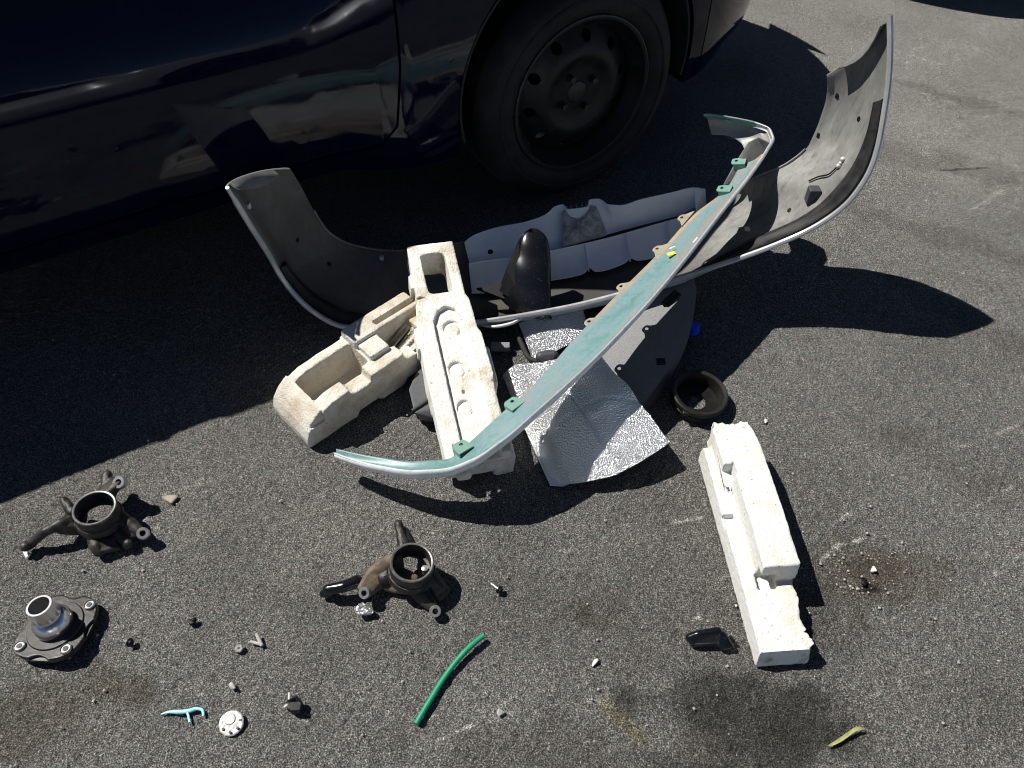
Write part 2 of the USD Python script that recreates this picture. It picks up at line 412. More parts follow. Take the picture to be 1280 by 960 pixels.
def ground():
    def axis(lo, hi, cuts):
        mid = np.concatenate([np.arange(a, b - st * .5, st) for a, b, st in cuts])
        left, right = [], []
        d, p = cuts[0][2], mid[0]
        while p > lo:
            d *= 1.3; p -= d; left.append(p)
        d, p = cuts[-1][2], mid[-1]
        while p < hi:
            d *= 1.3; p += d; right.append(p)
        return np.r_[left[::-1], mid, right]
    X = axis(-60, 60, [(-1.15, 1.15, .0037), (1.15, 2.1, .0055)])
    Y = axis(-40, 80, [(.35, 1.5, .0037), (1.5, 3.3, .0055)])
    G = np.zeros((len(Y), len(X), 3))
    G[..., 0], G[..., 1] = X[None], Y[:, None]
    p = G.reshape(-1, 3)
    near = (p[:, 0] > -1.2) & (p[:, 0] < 2.15) & (p[:, 1] > .34) & (p[:, 1] < 3.35)
    z = np.zeros(len(p))
    q = p[near]
    amp = 1 - .4 * sm0(1.4, 1.7, q[:, 1])
    z[near] = amp * (noise(q * 145, 3) ** 1.5 - 1) * 0.0032 + amp * (noise(q * 270, 5) - 1) * 0.0022 + (noise(q * 30, 9) - 1) * 0.0012
    p[:, 2] = z - 0.0005
    # wear: multiplies the grain
    big = fbm(p * np.array([1.1, 1.1, 0]) + 3.7, 5, 11)
    mid = fbm(p * np.array([6, 6, 0]) + 1.2, 4, 21)
    col = np.full((len(p), 3), 1.0) * np.array([0.124, 0.1222, 0.1165])
    col *= (0.80 + 0.40 * big)[:, None] * (0.78 + 0.44 * mid)[:, None]
    # far right surface is dustier and lighter
    dust = sm0(1.2, 2.4, p[:, 1]) * sm0(.1, .9, p[:, 0]) * (.55 + .9 * (fbm(p * np.array([2.3, 5, 0]) + 9.1, 4, 77) - .2))
    col *= (1 + 0.55 * dust)[:, None] * np.array([1.0, .99, .975]) ** dust[:, None]
    sp = noise(p * 115, 31)
    col[sp > 0.90] *= 1.9
    col[(sp < 0.12)] *= 0.6

    def stain(px, py, rx, ry, tint, k, seed, ang=0.0):
        c = at(px, py)
        d = p[:, :2] - c[:2]
        ca, sa = math.cos(ang), math.sin(ang)
        d = np.stack([d[:, 0] * ca + d[:, 1] * sa, -d[:, 0] * sa + d[:, 1] * ca], 1)
        r = np.hypot(d[:, 0] / rx, d[:, 1] / ry) + (fbm(p * 16 + seed, 5, seed) - 0.5) * 2.3
        w = np.clip(1.15 - r, 0, 1)
        w = np.clip(w * 1.6, 0, 1) * k
        col[:] = col * (1 - w[:, None]) + col * np.array(tint) * w[:, None]
    stain(1085, 712, .12, .075, (0.74, 0.67, 0.60), .8, 41)
    stain(1095, 715, .05, .03, (0.60, 0.53, 0.46), 0.6, 42)
    stain(1090, 735, .022, .012, (0.25, 0.22, 0.2), 1.0, 43)
    stain(925, 890, .19, .12, (0.42, 0.42, 0.41), 1.0, 44)
    stain(900, 920, .09, .05, (0.8, 0.78, 0.74), 0.9, 57)
    stain(640, 940, .22, .05, (0.72, 0.71, 0.69), 0.8, 58)
    stain(560, 760, .3, .12, (0.86, 0.85, 0.84), 0.7, 59)
    stain(1150, 880, .2, .12, (0.84, 0.83, 0.81), 0.7, 60)
    stain(1000, 770, .10, .07, (0.72, 0.71, 0.70), 0.9, 45)
    stain(735, 775, .05, .03, (0.62, 0.58, 0.52), 0.9, 46)
    stain(130, 850, .08, .04, (0.68, 0.62, 0.55), 0.9, 47)
    stain(40, 900, .12, .06, (0.75, 0.7, 0.66), 0.9, 48)
    stain(1195, 590, .18, .05, (0.60, 0.58, 0.55), 0.55, 49, -0.7)
    stain(1200, 300, .32, .05, (0.60, 0.59, 0.57), 0.55, 50, -0.6)
    stain(1190, 120, .28, .035, (0.62, 0.61, 0.59), 0.55, 55, -0.55)
    stain(1235, 410, .22, .04, (0.66, 0.64, 0.62), 0.55, 56, -0.8)
    stain(1120, 190, .40, .06, (0.75, 0.73, 0.72), 0.8, 51, -0.4)
    stain(770, 895, .06, .012, (1.35, 1.25, 1.0), 0.9, 52, -0.7)
    stain(900, 700, .25, .2, (0.9, 0.89, 0.87), 0.7, 53)
    stain(400, 660, .3, .1, (1.12, 1.11, 1.08), 0.7, 54)

    def scratch(pts, w, k, seed):
        for a, b in zip(pts[:-1], pts[1:]):
            A, B = at(*a)[:2], at(*b)[:2]
            ab = B - A; L = np.linalg.norm(ab); ab /= L
            d = p[:, :2] - A
            s = d @ ab
            o = np.abs(d[:, 0] * ab[1] - d[:, 1] * ab[0]) + (noise(p * 55 + seed, seed) - 0.5) * 0.004
            wt = np.clip(1.5 - o / (w * 1.3), 0, 1) * np.clip(noise(p * 45 + seed, seed + 3) * 2.4 - .6, 0, 1) * np.clip(noise(p * 190 + seed, seed + 5) * 2.4 - .6, 0, 1) * ((s > 0) & (s < L)) * min(1, k * 1.35)
            col[:] = col * (1 - wt[:, None]) + np.array([0.36, 0.355, 0.335]) * wt[:, None]
    scratch([(500, 948), (560, 918), (625, 893), (700, 880), (770, 868)], .0026, .75, 61)
    scratch([(1025, 700), (1050, 680), (1095, 668)], .0030, .7, 62)
    scratch([(855, 775), (905, 765)], .0026, .6, 63)
    scratch([(840, 652), (880, 645)], .0030, .6, 64)
    scratch([(1170, 165), (1248, 140)], .0030, .7, 65)
    scratch([(1215, 262), (1255, 235)], .0040, .6, 66)
    scratch([(1195, 560), (1280, 528)], .0026, .5, 67)
    scratch([(1240, 720), (1280, 690)], .0026, .5, 68)
    scratch([(330, 660), (440, 625)], .0020, .4, 69)
    scratch([(1110, 60), (1180, 80)], .0050, .5, 70)
    scratch([(1090, 42), (1170, 48)], .0040, .35, 71)
    scratch([(1040, 655), (1110, 610)], .0024, .4, 73)
    scratch([(700, 690), (760, 668)], .0022, .45, 74)
    scratch([(1195, 645), (1270, 605)], .0026, .4, 75)
    scratch([(1070, 880), (1130, 850)], .0022, .35, 76)
    scratch([(1105, 100), (1200, 130)], .0040, .4, 77)
    scratch([(230, 610), (300, 585)], .0022, .35, 78)
    scratch([(590, 905), (660, 855)], .0018, .35, 72)
    # black crack
    A, B = at(1175, 212)[:2], at(1235, 209)[:2]
    ab = (B - A) / np.linalg.norm(B - A); d = p[:, :2] - A
    hit = (d @ ab > 0) & (d @ ab < np.linalg.norm(B - A)) & (np.abs(d[:, 0] * ab[1] - d[:, 1] * ab[0]) < .003)
    col[hit] *= 0.2
    m = usdkit.mesh(stage, numbered('/World', 'ground'), (p, grid_faces(len(Y), len(X))), MATS['asphalt'], smooth=True)
    UsdGeom.PrimvarsAPI(m).CreatePrimvar('surface_tone', Sdf.ValueTypeNames.Color3fArray, 'vertex').Set(Vt.Vec3fArray.FromNumpy(col.astype(np.float32)))
    tag(m.GetPrim(), 'worn grey asphalt of the parking lot with stains and scratches', 'asphalt', kind='structure')


ground()

# ------------------------------------------------------------------ the car: x forward, y to its left, its right side faces the camera
CAR_AZ = math.radians(59.5)
CAR_O = np.array([.179, 1.91, 0.0])
CAR_ANG = math.pi / 2 - CAR_AZ


def sm(a, b, x):
    t = np.clip((np.asarray(x, float) - a) / (b - a), 0, 1)
    return t * t * (3 - 2 * t)


def car_body():
    # right-hand profile: outward offset w (positive = towards the camera) at each height
    zs = np.array([.235, .26, .30, .34, .40, .47, .55, .63, .72, .82, .95])
    ws = np.array([-.115, -.098, -.078, -.069, -.064, -.062, -.066, -.082, -.130, -.195, -.280])
    S = np.r_[np.linspace(-3.35, -2.9, 14), np.linspace(-2.8, .35, 40), np.linspace(.4, .93, 28)]
    W = 1.62
    rings = []
    for s in S:
        front, rear = sm(.25, .93, s), sm(-2.85, -3.35, s)
        top = .95 - .22 * sm(-.5, .9, s) - .05 * rear
        zz = np.interp(np.linspace(0, 1, 16), np.linspace(0, 1, len(zs)), zs)
        zz = zz[0] + (zz - zz[0]) * (top - .235) / (.95 - .235)
        ww = np.interp(np.linspace(0, 1, 16), np.linspace(0, 1, len(zs)), ws)
        flare = .72 * sm(-.66, -.44, s) * (1 - sm(.35, .7, s))
        ww = ww * (1 - flare * (ww > -.5)) + .018 * flare
        # plan corners round off towards the nose and the tail
        e = np.clip((s - .25) / .68, 0, 1); inset = .80 * (1 - np.sqrt(np.maximum(1 - e ** 3.2, 0))) * .85
        e2 = np.clip((-2.85 - s) / .5, 0, 1); inset += .80 * (1 - np.sqrt(np.maximum(1 - e2 ** 3.2, 0))) * .85
        zz = zz + .05 * front * (zz < .3)
        y_right = -(ww - inset)
        y_left = W + (ww - inset)
        crown = top + .045 * (1 - front * .5)
        right = np.stack([np.full(16, s), y_right, zz], 1)
        left = np.stack([np.full(16, s), y_left, zz], 1)[::-1]
        c = W / 2
        lid = np.array([[s, y_right[-1] + (c - y_right[-1]) * k, top + (crown - top) * math.sin(k * math.pi / 2)] for k in (.08, .2, .5)])
        lid2 = np.array([[s, W - y, z] for _, y, z in lid[::-1]])
        rings.append(np.vstack([right, lid, [[s, c, crown]], lid2, left]))
    R = np.array(rings)
    k = R.shape[1]
    i = np.arange(len(S) - 1)[:, None] * k + np.arange(k)[None]
    j = np.arange(len(S) - 1)[:, None] * k + (np.arange(k)[None] + 1) % k
    F = np.concatenate([np.stack([i, j, j + k], -1).reshape(-1, 3), np.stack([i, j + k, i + k], -1).reshape(-1, 3)])
    V = R.reshape(-1, 3)
    n0 = len(V)
    V = np.vstack([V, R[0].mean(0), R[-1].mean(0)])
    e = np.arange(k)
    F = np.vstack([F, np.stack([np.full(k, n0), (e + 1) % k, e], -1), np.stack([np.full(k, n0 + 1), (len(S) - 1) * k + e, (len(S) - 1) * k + (e + 1) % k], -1)])
    b = man((V, F[:, ::-1]))
    if b.volume() < 0:
        b = man((V, F))
    return b


def build_car(name, label, origin, paint):
    t = Thing(name, label, 'car', origin, ang=CAR_ANG)
    L = dict(local=True)
    body = car_body()
    for s in (0.0, -2.55):
        for y0, y1 in ((-.3, .27), (1.62 - .27, 1.95)):
            body -= cyl((s, y0, .34), (s, y1, .34), .352, n=56)
            body -= box(s - .352, y0, .0, s + .352, y1, .34)
    door_poly = [(-.49, .99), (-.478, .68), (-.485, .50), (-.505, .36), (-.545, .315), (-.60, .305), (-1.62, .305), (-1.66, .36), (-1.68, 1.02)]
    gap_poly = np.array(door_poly) + np.array([[.005, 0], [.005, 0], [.005, 0], [.005, -.002], [.003, -.005], [0, -.005], [0, -.005], [-.005, 0], [-.005, 0]])
    door_poly[0] = (-.49, 1.02); gap_poly[0, 1] = 1.02
    skin = prism(door_poly, -.3, .30)
    hole = prism([tuple(q) for q in gap_poly], -.3, .302)
    nose = box(.40, -.5, 0, 1.2, 2.3, .60)
    nose_gap = box(.396, -.5, 0, 1.2, 2.3, .604)
    door = body ^ skin
    bumper = body ^ nose
    shell = body - hole - nose_gap
    t.part('body', shell, paint, 30, **L)
    d = t.part('door', door, paint, 30, **L)
    hz = [(-1.50, .235, .86), (-1.44, .217, .87), (-1.38, .217, .87), (-1.32, .235, .86)]
    t.part('handle', tube(spline(np.array([(a, b - .004, c) for a, b, c in hz]), 14), .011, 10), 'matte_black', parent=d, **L)
    fb = t.part('front_bumper', bumper, paint, 30, **L)
    for k in range(4):
        x = .44 + .035 * k
        t.part('rivet', lathe([(0, 0), (.005, 0), (.004, .004), (0, .005)], 10, (0, -1, 0), (x, .034 + .012 * k, .345)), 'worn_steel', parent=fb, **L)
    # black lower sill moulding and arch liner
    a = np.radians(np.linspace(-12, 192, 40))
    ring = np.array([[(.345 * math.cos(q), y, .34 + .345 * math.sin(q)) for y in (.0, .06, .12, .2, .27)] for q in a])
    for s in (0.0, -2.55):
        t.part('arch_liner', sheet(ring + np.array([s, .012, 0]), -.006), 'underbody', **L)
    # glasshouse
    def ring4(z, f0, f1, w):
        return [(f0, w, z), (f1, w, z), (f1, 1.62 - w, z), (f0, 1.62 - w, z)]
    lo, hi = ring4(.90, -2.75, -.42, .26), ring4(1.24, -2.25, -1.0, .56)
    gh = trimesh.convex.convex_hull(np.array(lo + hi))
    t.part('side_glass', man(gh), 'car_glass', False, **L)
    roof = m3.Manifold.batch_hull([ball((x, y, 1.235 + (.02 if abs(y - .81) < .2 else 0)), .02, 12) for x in (-2.27, -.98) for y in (.56, .81, 1.06)])
    t.part('roof', roof, paint, **L)
    for y in (lambda q: q, lambda q: 1.62 - q):
        for x0, x1 in ((-.42, -1.0), (-1.62, -1.62), (-2.75, -2.25)):
            t.part('pillar', tube(np.array([(x0, y(.265), .92), ((x0 + x1) / 2, y(.42), 1.09), (x1, y(.565), 1.24)]), .028, 10), paint, **L)
    # floor pan keeps light from leaking below the body
    t.part('floor_pan', box(-2.15, .42, .215, -.42, 1.20, .255), 'underbody', False, **L)
    # wheels
    for s in (0.0, -2.55):
        for side in (0, 1):
            def P(m):
                v, f = vf(m)
                v = v.copy()
                if side:
                    v[:, 1] *= -1; v[:, 1] += 1.62; f = f[:, ::-1]
                v[:, 0] += s
                return v, f
            ax, o = (0, -1, 0), (0, 0, .306)     # profile height h runs outward (towards -y)
            tyre = [(.202, .000), (.214, .012), (.232, .016), (.255, .014), (.276, .002), (.291, -.016), (.298, -.030), (.300, -.034), (.300, -.155), (.291, -.172), (.255, -.198), (.21, -.19), (.196, -.17), (.196, -.02)]
            tp = t.part('tyre', P(lathe(tyre, 72, ax, o)), 'tyre_rubber', 40, **L)
            t.part('rim_line', P(lathe([(.243, .0165), (.247, .0178), (.251, .0165), (.247, .012)], 72, ax, o)), 'tyre_rubber', parent=tp, **L)
            rim = [(.200, -.005), (.204, .002), (.201, .008), (.193, .006), (.188, -.004), (.180, -.022), (.172, -.034), (.166, -.050), (.170, -.16), (.176, -.16), (.176, -.05), (.182, -.034), (.196, -.012)]
            wp = t.part('rim', P(lathe(rim, 72, ax, o)), 'black_steel', 40, **L)
            t.part('rim_highlight', P(lathe([(.1995, .0085), (.2025, .0075), (.2045, .003), (.2030, .003)], 72, ax, o)), 'worn_steel', 40, parent=wp, **L)  # paler ring put in as a painted highlight along the rim lip
            disc = man(lathe([(0.0, -.030), (.026, -.030), (.030, -.026), (.062, -.026), (.080, -.022), (.092, -.014), (.106, -.012), (.122, -.018), (.148, -.036), (.169, -.050), (.169, -.056), (.146, -.043), (.12, -.026), (.092, -.022), (.06, -.034), (0, -.038)], 72, ax, o))
            if disc.volume() < 0:
                v, f = vf(disc); disc = man((v, f[:, ::-1]))
            for k in range(10):
                q = 2 * math.pi * (k + .25) / 10
                c = np.array([.141 * math.cos(q), 0, .306 + .141 * math.sin(q)])
                disc -= cyl(c + [0, -.05, 0], c + [0, .12, 0], .0135, n=18)
            t.part('wheel_disc', P(disc), 'black_steel', 40, parent=wp, **L)
            t.part('hub_cap', P(lathe([(0, -.022), (.024, -.022), (.029, -.026), (.031, -.034), (0, -.034)], 32, ax, o)), 'worn_steel', 40, parent=wp, **L)
            for k in range(4):
                q = 2 * math.pi * k / 4 + .5
                c = np.array([.05 * math.cos(q), 0, .306 + .05 * math.sin(q)])
                nut = m3.Manifold.cylinder(.020, .0105, .0085, 6)
                t.part('lug_nut', P(put(nut, frame((0, -1, 0)), c + [0, .028, 0])), 'worn_steel', False, parent=wp, **L)
            t.part('brake_drum', P(lathe([(0, -.06), (.12, -.06), (.125, -.065), (.125, -.14), (0, -.14)], 40, ax, o)), 'underbody', 40, **L)
    return t


car = build_car('dark_blue_car', 'dark navy blue car with black steel wheel, standing behind the loose bumper parts', CAR_O, 'navy_paint')
_d = np.array([math.sin(CAR_AZ), math.cos(CAR_AZ), 0]); _r = np.array([_d[1], -_d[0], 0])
build_car('silver_car', 'silver parked car seen only as a reflection in the navy door', CAR_O - _d * .35 + _r * (3.1 + 1.62), 'silver_car_paint')
second = UsdGeom.Xform.Define(stage, numbered('/World', 'dark_blue_car'))
second.GetPrim().GetReferences().AddInternalReference(car.prim.GetPath())
_u = np.array([math.sin(CAR_AZ), math.cos(CAR_AZ), 0]); _n = np.array([_u[1], -_u[0], 0])
second.ClearXformOpOrder()
second.GetPrim().GetAttribute('xformOp:translate').Set(Gf.Vec3d(*map(float, CAR_O + _u * 4.99 - _n * .27)))
UsdGeom.Xformable(second).SetXformOpOrder([UsdGeom.XformOp(second.GetPrim().GetAttribute('xformOp:translate')), UsdGeom.XformOp(second.GetPrim().GetAttribute('xformOp:rotateZ'))])
second.GetPrim().SetInstanceable(True)
tag(second.GetPrim(), 'parked car ahead of the navy car, throwing the dark shadow in the top right corner', 'car')


# ------------------------------------------------------------------ big upturned bumper cover
def P3(rows):
    return np.array([at(*r) for r in rows])


NEAR = P3([(285, 235, .45), (310, 276, .35), (347, 337, .18), (388, 386, .09), (432, 408, .05), (500, 411, .05), (560, 406, .06), (700, 385, .08), (800, 360, .11), (900, 330, .155), (1000, 292, .225), (1062, 250, .315), (1092, 200, .405), (1106, 130, .505), (1111, 20, .65)])
FAR = P3([(362, 213, .40), (386, 252, .27), (407, 287, .165), (442, 307, .10), (492, 314, .075), (600, 300, .06), (700, 285, .055), (800, 264, .05), (870, 248, .065), (905, 237, .125), (940, 224, .21), (985, 204, .26), (1012, 180, .31), (1030, 135, .40), (1033, 95, .475)])


def on_(G, px, py):
    return seen(G, px, py)


def bumper():
    t = Thing('bumper_cover', 'large silver car bumper cover lying face down with both ends turned up, grey inside', 'bumper', (.15, 1.45, 0))
    n, m = 150, 26
    N, Fr = spline(NEAR, n), spline(FAR, n)
    v = np.linspace(0, 1, m)[None, :, None]
    out = np.zeros((n, 3))
    c = np.array([.12, 1.75, .75])
    T = np.gradient(N, axis=0); T /= np.linalg.norm(T, axis=1, keepdims=True)
    W = Fr - N
    out = np.cross(T, W); out /= np.linalg.norm(out, axis=1, keepdims=True)
    mid = (N + Fr) / 2
    sgn = np.sign(np.sum(out * (mid - c), 1)); out *= sgn[:, None]
    deep = .020 + .062 * (sm(.22, .34, np.linspace(0, 1, n)) * (1 - sm(.61, .72, np.linspace(0, 1, n))))[:, None, None]
    bulge = deep * (4 * v * (1 - v)) ** .7
    G = N[:, None] * (1 - v) + Fr[:, None] * v + out[:, None] * bulge
    # the end edges are cut in a shallow curve
    G[..., 2] = np.maximum(G[..., 2], .012)
    # inner surface wavy
    q = G.reshape(-1, 3)
    G += (out[:, None] * ((fbm(q * 9, 3, 3) - .5) * .008).reshape(n, m, 1))
    nn = grid_normals(G)
    flip = np.sum(nn.reshape(-1, 3) * np.repeat(out, m, 0)) > 0
    G2 = G[:, ::-1] if flip else G
    # closed shell: inner face in grey plastic, outer face in paint, as two sheets
    inner = sheet(G2, .003)
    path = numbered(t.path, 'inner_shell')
    im = usdkit.mesh(stage, path, (inner[0] - t.base, inner[1]), MATS['bumper_grime_shade'], smooth=True)
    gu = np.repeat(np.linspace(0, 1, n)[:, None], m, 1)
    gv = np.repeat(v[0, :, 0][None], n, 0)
    grime_shade = (.80 * (1 - sm(.26, .36, gu)) + sm(.30, .40, gu) * (1 - sm(.60, .70, gu)) * .95) * sm(.02, .2, gv) + .35 * np.exp(-((gv - .15) / .12) ** 2)  # first term paints shade into the left end, second is grime in the bowl
    grime_shade = grime_shade + .5 * (fbm(G.reshape(-1, 3) * 16, 4, 71).reshape(n, m) - .5) * (grime_shade > .05)
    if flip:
        grime_shade = grime_shade[:, ::-1]
    grime_shade = np.clip(np.r_[grime_shade.ravel(), grime_shade.ravel()], 0, 1)
    UsdGeom.PrimvarsAPI(im).CreatePrimvar('surface_tone', Sdf.ValueTypeNames.Color3fArray, 'vertex').Set(Vt.Vec3fArray.FromNumpy(np.repeat(grime_shade[:, None], 3, 1).astype(np.float32)))
    Gout = G2 - grid_normals(G2) * .0036
    t.part('painted_face', sheet(Gout, .0016), 'silver_paint', 50)
    # rolled lip along the near rim
    lip = N + out * .002
    t.part('painted_lip', tube(lip, np.where(np.linspace(0, 1, n) > .02, .0062, .004), 8), 'silver_paint')
    # black rubbing strip groove inside the near rim
    k0, k1 = int(n * .40), int(n * .90)
    B = (N[:, None] * (1 - (vv := np.linspace(.05, .22, 8)[None, :, None])) + Fr[:, None] * vv + out[:, None] * (deep * (4 * vv * (1 - vv)) ** .7) - out[:, None] * (.006 + .010 * np.exp(-((vv - .14) / .03) ** 2)))
    B[..., 2] = np.maximum(B[..., 2], .016)
    Bs = B[int(n * .14):int(n * .93)]
    nb = grid_normals(Bs)
    if np.sum(nb.reshape(-1, 3) * np.repeat(out[int(n * .14):int(n * .93)], 8, 0)) > 0:
        Bs = Bs[:, ::-1]
    t.part('rubbing_strip', sheet(Bs, .004), 'black_moulding', 50)
    # far flange edge
    t.part('flange_edge', tube(Fr[int(n * .1):int(n * .9)] - out[int(n * .1):int(n * .9)] * .002, .0028, 6), 'bumper_inside')
    for k_, (px, py) in enumerate(((370, 300), (415, 330), (1020, 170), (1045, 120), (1075, 150), (985, 262))):
        q = on_(G, px, py)
        t.part('plug_hole', lathe([(0, .0012), (.005, .0012), (.0062, .0004), (.0062, -.002), (0, -.002)], 16, -out[min(n - 1, int(np.abs(G - q).sum(-1).min(1).argmin()))], q), 'matte_black')
    # bracket with a hole on the far flange
    pl = np.array([at(903, 234, .165), at(938, 217, .205), at(957, 192, .275), at(961, 178, .30), at(948, 172, .31), at(936, 178, .29), at(918, 206, .225)])
    c0 = pl.mean(0); k = np.cross(pl[2] - pl[0], pl[4] - pl[0]); k /= np.linalg.norm(k)
    br = m3.Manifold.batch_hull([ball(q_ + o_ * k, .0012, 6) for q_ in pl for o_ in (0.0, .003)])
    hq = at(927, 217, .205)
    br -= cyl(hq - k * .03, hq + k * .03, .006, n=20)
    t.part('flange_bracket', br, 'bumper_inside', 40)
    # end returns: the dark hooked corners
    for e, s in ((0, 1), (-1, -1)):
        rows = []
        for k in range(7):
            base = G[e, 2 + k * 3]
            inw = N[3 if e == 0 else -4] - N[e]; inw /= np.linalg.norm(inw)
            d = .026 * math.sin(math.pi * (k + .6) / 7.2)
            rows.append([base, base - out[e] * .006 + inw * .003, base - out[e] * .013 + inw * .5 * d, base - out[e] * .016 + inw * d])
        R = np.array(rows)
        t.part('end_return', sheet(R, .003), 'bumper_inside', 50)
    # bracket, lamp wire and clip in the right-hand end
    def on(px, py, z):
        return at(px, py, z)
    def on(px, py, lift=0.0):
        return seen(G, px, py) + np.array([0, 0, lift])
    b0 = on(1013, 247, .008)
    t.part('bracket', box(b0[0] - .013, b0[1] - .012, b0[2] - .02, b0[0] + .013, b0[1] + .012, b0[2] + .018, .003), 'grey_plastic')
    t.part('wire', tube(spline(np.array([on(1010, 228, .006), on(1022, 226, .008), on(1036, 219, .008), on(1048, 208, .007)]), 24), .0017, 6), 'matte_black')
    c1 = on(1052, 201, .006)
    t.part('bulb_clip', join(ball(c1, .006), ball(c1 + [-.004, -.003, -.008], .0045), ball(c1 + [-.006, -.004, -.014], .006)), 'pale_metal')
    for px, py in ((478, 322), (308, 258), (1085, 60)):
        q = on(px, py)
        t.part('clip', box(q[0] - .005, q[1] - .004, q[2] - .004, q[0] + .005, q[1] + .006, q[2] + .008, .0012), 'pale_metal')
    q = on(933, 292, .004)
    one('white_shard', box(q[0] - .008, q[1] - .004, q[2], q[0] + .005, q[1] + .012, q[2] + .003, .001), 'chip_white', 'white plastic shard inside the bumper beside the lip strip', 'shard')
    return t


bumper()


# ------------------------------------------------------------------ white ribbed panel lying in the bumper
def panel():
    t = Thing('ribbed_trim', 'white ribbed plastic trim with a broken latch, lying inside the upturned bumper', 'plastic trim', at(725, 300, .03))
    top = P3([(581, 303, .085), (590, 296, .088), (620, 285, .092), (660, 277, .098), (683, 268, .105), (695, 258, .112), (704, 256, .113), (708, 262, .110), (735, 258, .110), (737, 250, .115), (748, 249, .117), (760, 256, .113), (775, 257, .113), (800, 250, .117), (840, 241, .12), (868, 235, .123), (876, 236, .122)])
    ridge = P3([(586, 330, .062), (600, 327, .062), (650, 321, .062), (700, 311.5, .062), (760, 298, .062), (820, 281, .062), (880, 265, .062)])
    base = P3([(588, 332, .045), (620, 326, .045), (660, 318, .045), (704, 309, .045), (760, 293, .045), (820, 277, .045), (880, 262, .045)])
    top[:, 2] += 0
    n = 110
    A, R, B = spline(top, n), spline(ridge, n), spline(base, n)
    w = np.linspace(0, 1, 8)[None, :, None]
    wall = B[:, None] * (1 - w) + A[:, None] * w
    wall[..., 2] -= .004 * np.sin(np.pi * w[..., 0])
    def up(G):
        return G if grid_normals(G)[..., 2].sum() > 0 or abs(grid_normals(G)[..., 2].sum()) < 1e-3 else G[:, ::-1]
    t.part('back_wall', sheet(up(wall), .003), 'white_plastic', 40)
    low = P3([(590, 366, .03), (630, 364, .03), (690, 350, .03), (713, 346, .03), (730, 341, .032), (737, 334, .036), (745, 339, .032), (780, 329, .032), (789, 322, .036), (797, 325, .032), (830, 317, .032), (840, 310, .036), (850, 312, .032), (885, 300, .032)])
    Lw = spline(low, n)
    front = R[:, None] * (1 - w) + Lw[:, None] * w
    front[..., 2] -= .008 * np.sin(np.pi * w[..., 0])
    t.part('front_wall', sheet(up(front), .003), 'white_plastic', 40)
    t.part('top_edge', tube(A, .0016, 6), 'white_plastic')
    t.part('ridge', tube(R, .0022, 6), 'white_plastic')
    t.part('lower_edge', tube(Lw, .0018, 6), 'white_plastic')
    floor = B[:, None] * (1 - w) + R[:, None] * w
    floor[..., 2] -= .006 * np.sin(np.pi * w[..., 0])
    for a, b in (((641, 322), (646, 362)), ((732, 304.5), (737, 334)), ((783, 292), (789, 322)), ((835, 277), (841, 310))):
        p, q = at(*a, .064), at(*b, .038)
        k = np.linspace(0, 1, 10)[:, None]
        line = p * (1 - k) + q * k
        G = np.stack([line + [0, 0, .002], line - [0, 0, .004], line - [0, 0, .014]], 1)
        t.part('rib', sheet(G, .003), 'white_plastic', 40)
    # latch box with its broken top
    f = [at(704, 309, .06), at(757, 295, .06), at(745, 262, .105), at(738, 259, .108), at(731, 274, .096), at(722, 278, .094), at(713, 273, .097), at(708, 264, .106), at(703, 266, .106)]
    f = np.array(f)
    back = f + np.array([.004, .030, -.006])
    c = trimesh.creation.triangulate_polygon
    from shapely.geometry import Polygon
    flat = np.stack([f[:, 0], f[:, 2]], 1)
    v2, f2 = trimesh.creation.triangulate_polygon(Polygon(flat), engine='earcut')
    from scipy.spatial import cKDTree
    order = cKDTree(flat).query(v2)[1]
    f2 = order[f2]
    K = len(f)
    V = np.vstack([f, back])
    e = np.arange(K); g = (e + 1) % K
    F = np.vstack([f2, f2[:, ::-1] + K, np.stack([e, g, g + K], -1), np.stack([e, g + K, e + K], -1)])
    lp = t.part('latch_box', (V, F), 'dirty_plastic', False)
    for k, (px, py) in enumerate(((714, 265), (721, 263), (728, 262), (733, 262))):
        q = at(px, py, .10)
        t.part('latch_tooth', box(q[0] - .0015, q[1], q[2] - .012, q[0] + .0015, q[1] + .02, q[2] + .006), 'dirty_plastic', False, parent=lp)
    q = at(613, 312, .085)
    t.part('screw_hole', lathe([(0, .001), (.006, .001), (.007, -.002), (0, -.002)], 18, (0, -.35, 1), q + [0, 0, -.006]), 'matte_black')
    # end cap
    E = np.array([at(868, 236, .122), at(877, 237, .122), at(879, 264, .06), at(870, 268, .06)])
    t.part('end_cap', trimesh.convex.convex_hull(np.vstack([E, E + [.012, .01, -.004]])), 'white_plastic', False)


panel()


# ------------------------------------------------------------------ teal lip strip
SO = P3([(418, 566, .072), (468, 581, .095), (520, 588, .115), (560, 585, .13), (590, 574, .15), (630, 548, .17), (680, 505, .19), (740, 450, .205), (800, 388, .22), (850, 330, .245), (900, 265, .27), (940, 213, .29), (958, 186, .297), (965.5, 170, .30), (962, 161, .302), (950, 155, .303), (920, 148, .305), (882, 142, .307)])
SI = P3([(420, 561, .066), (470, 571, .083), (520, 576.5, .095), (558, 574, .10), (584, 555, .105), (622, 520, .112), (668, 478, .13), (713, 424, .145), (772, 361, .16), (822, 312, .175), (862, 270, .19), (905, 238, .215), (925, 205, .235), (932, 192, .245), (928, 181, .25), (918, 173, .254), (905, 169, .257), (890, 168, .26)])


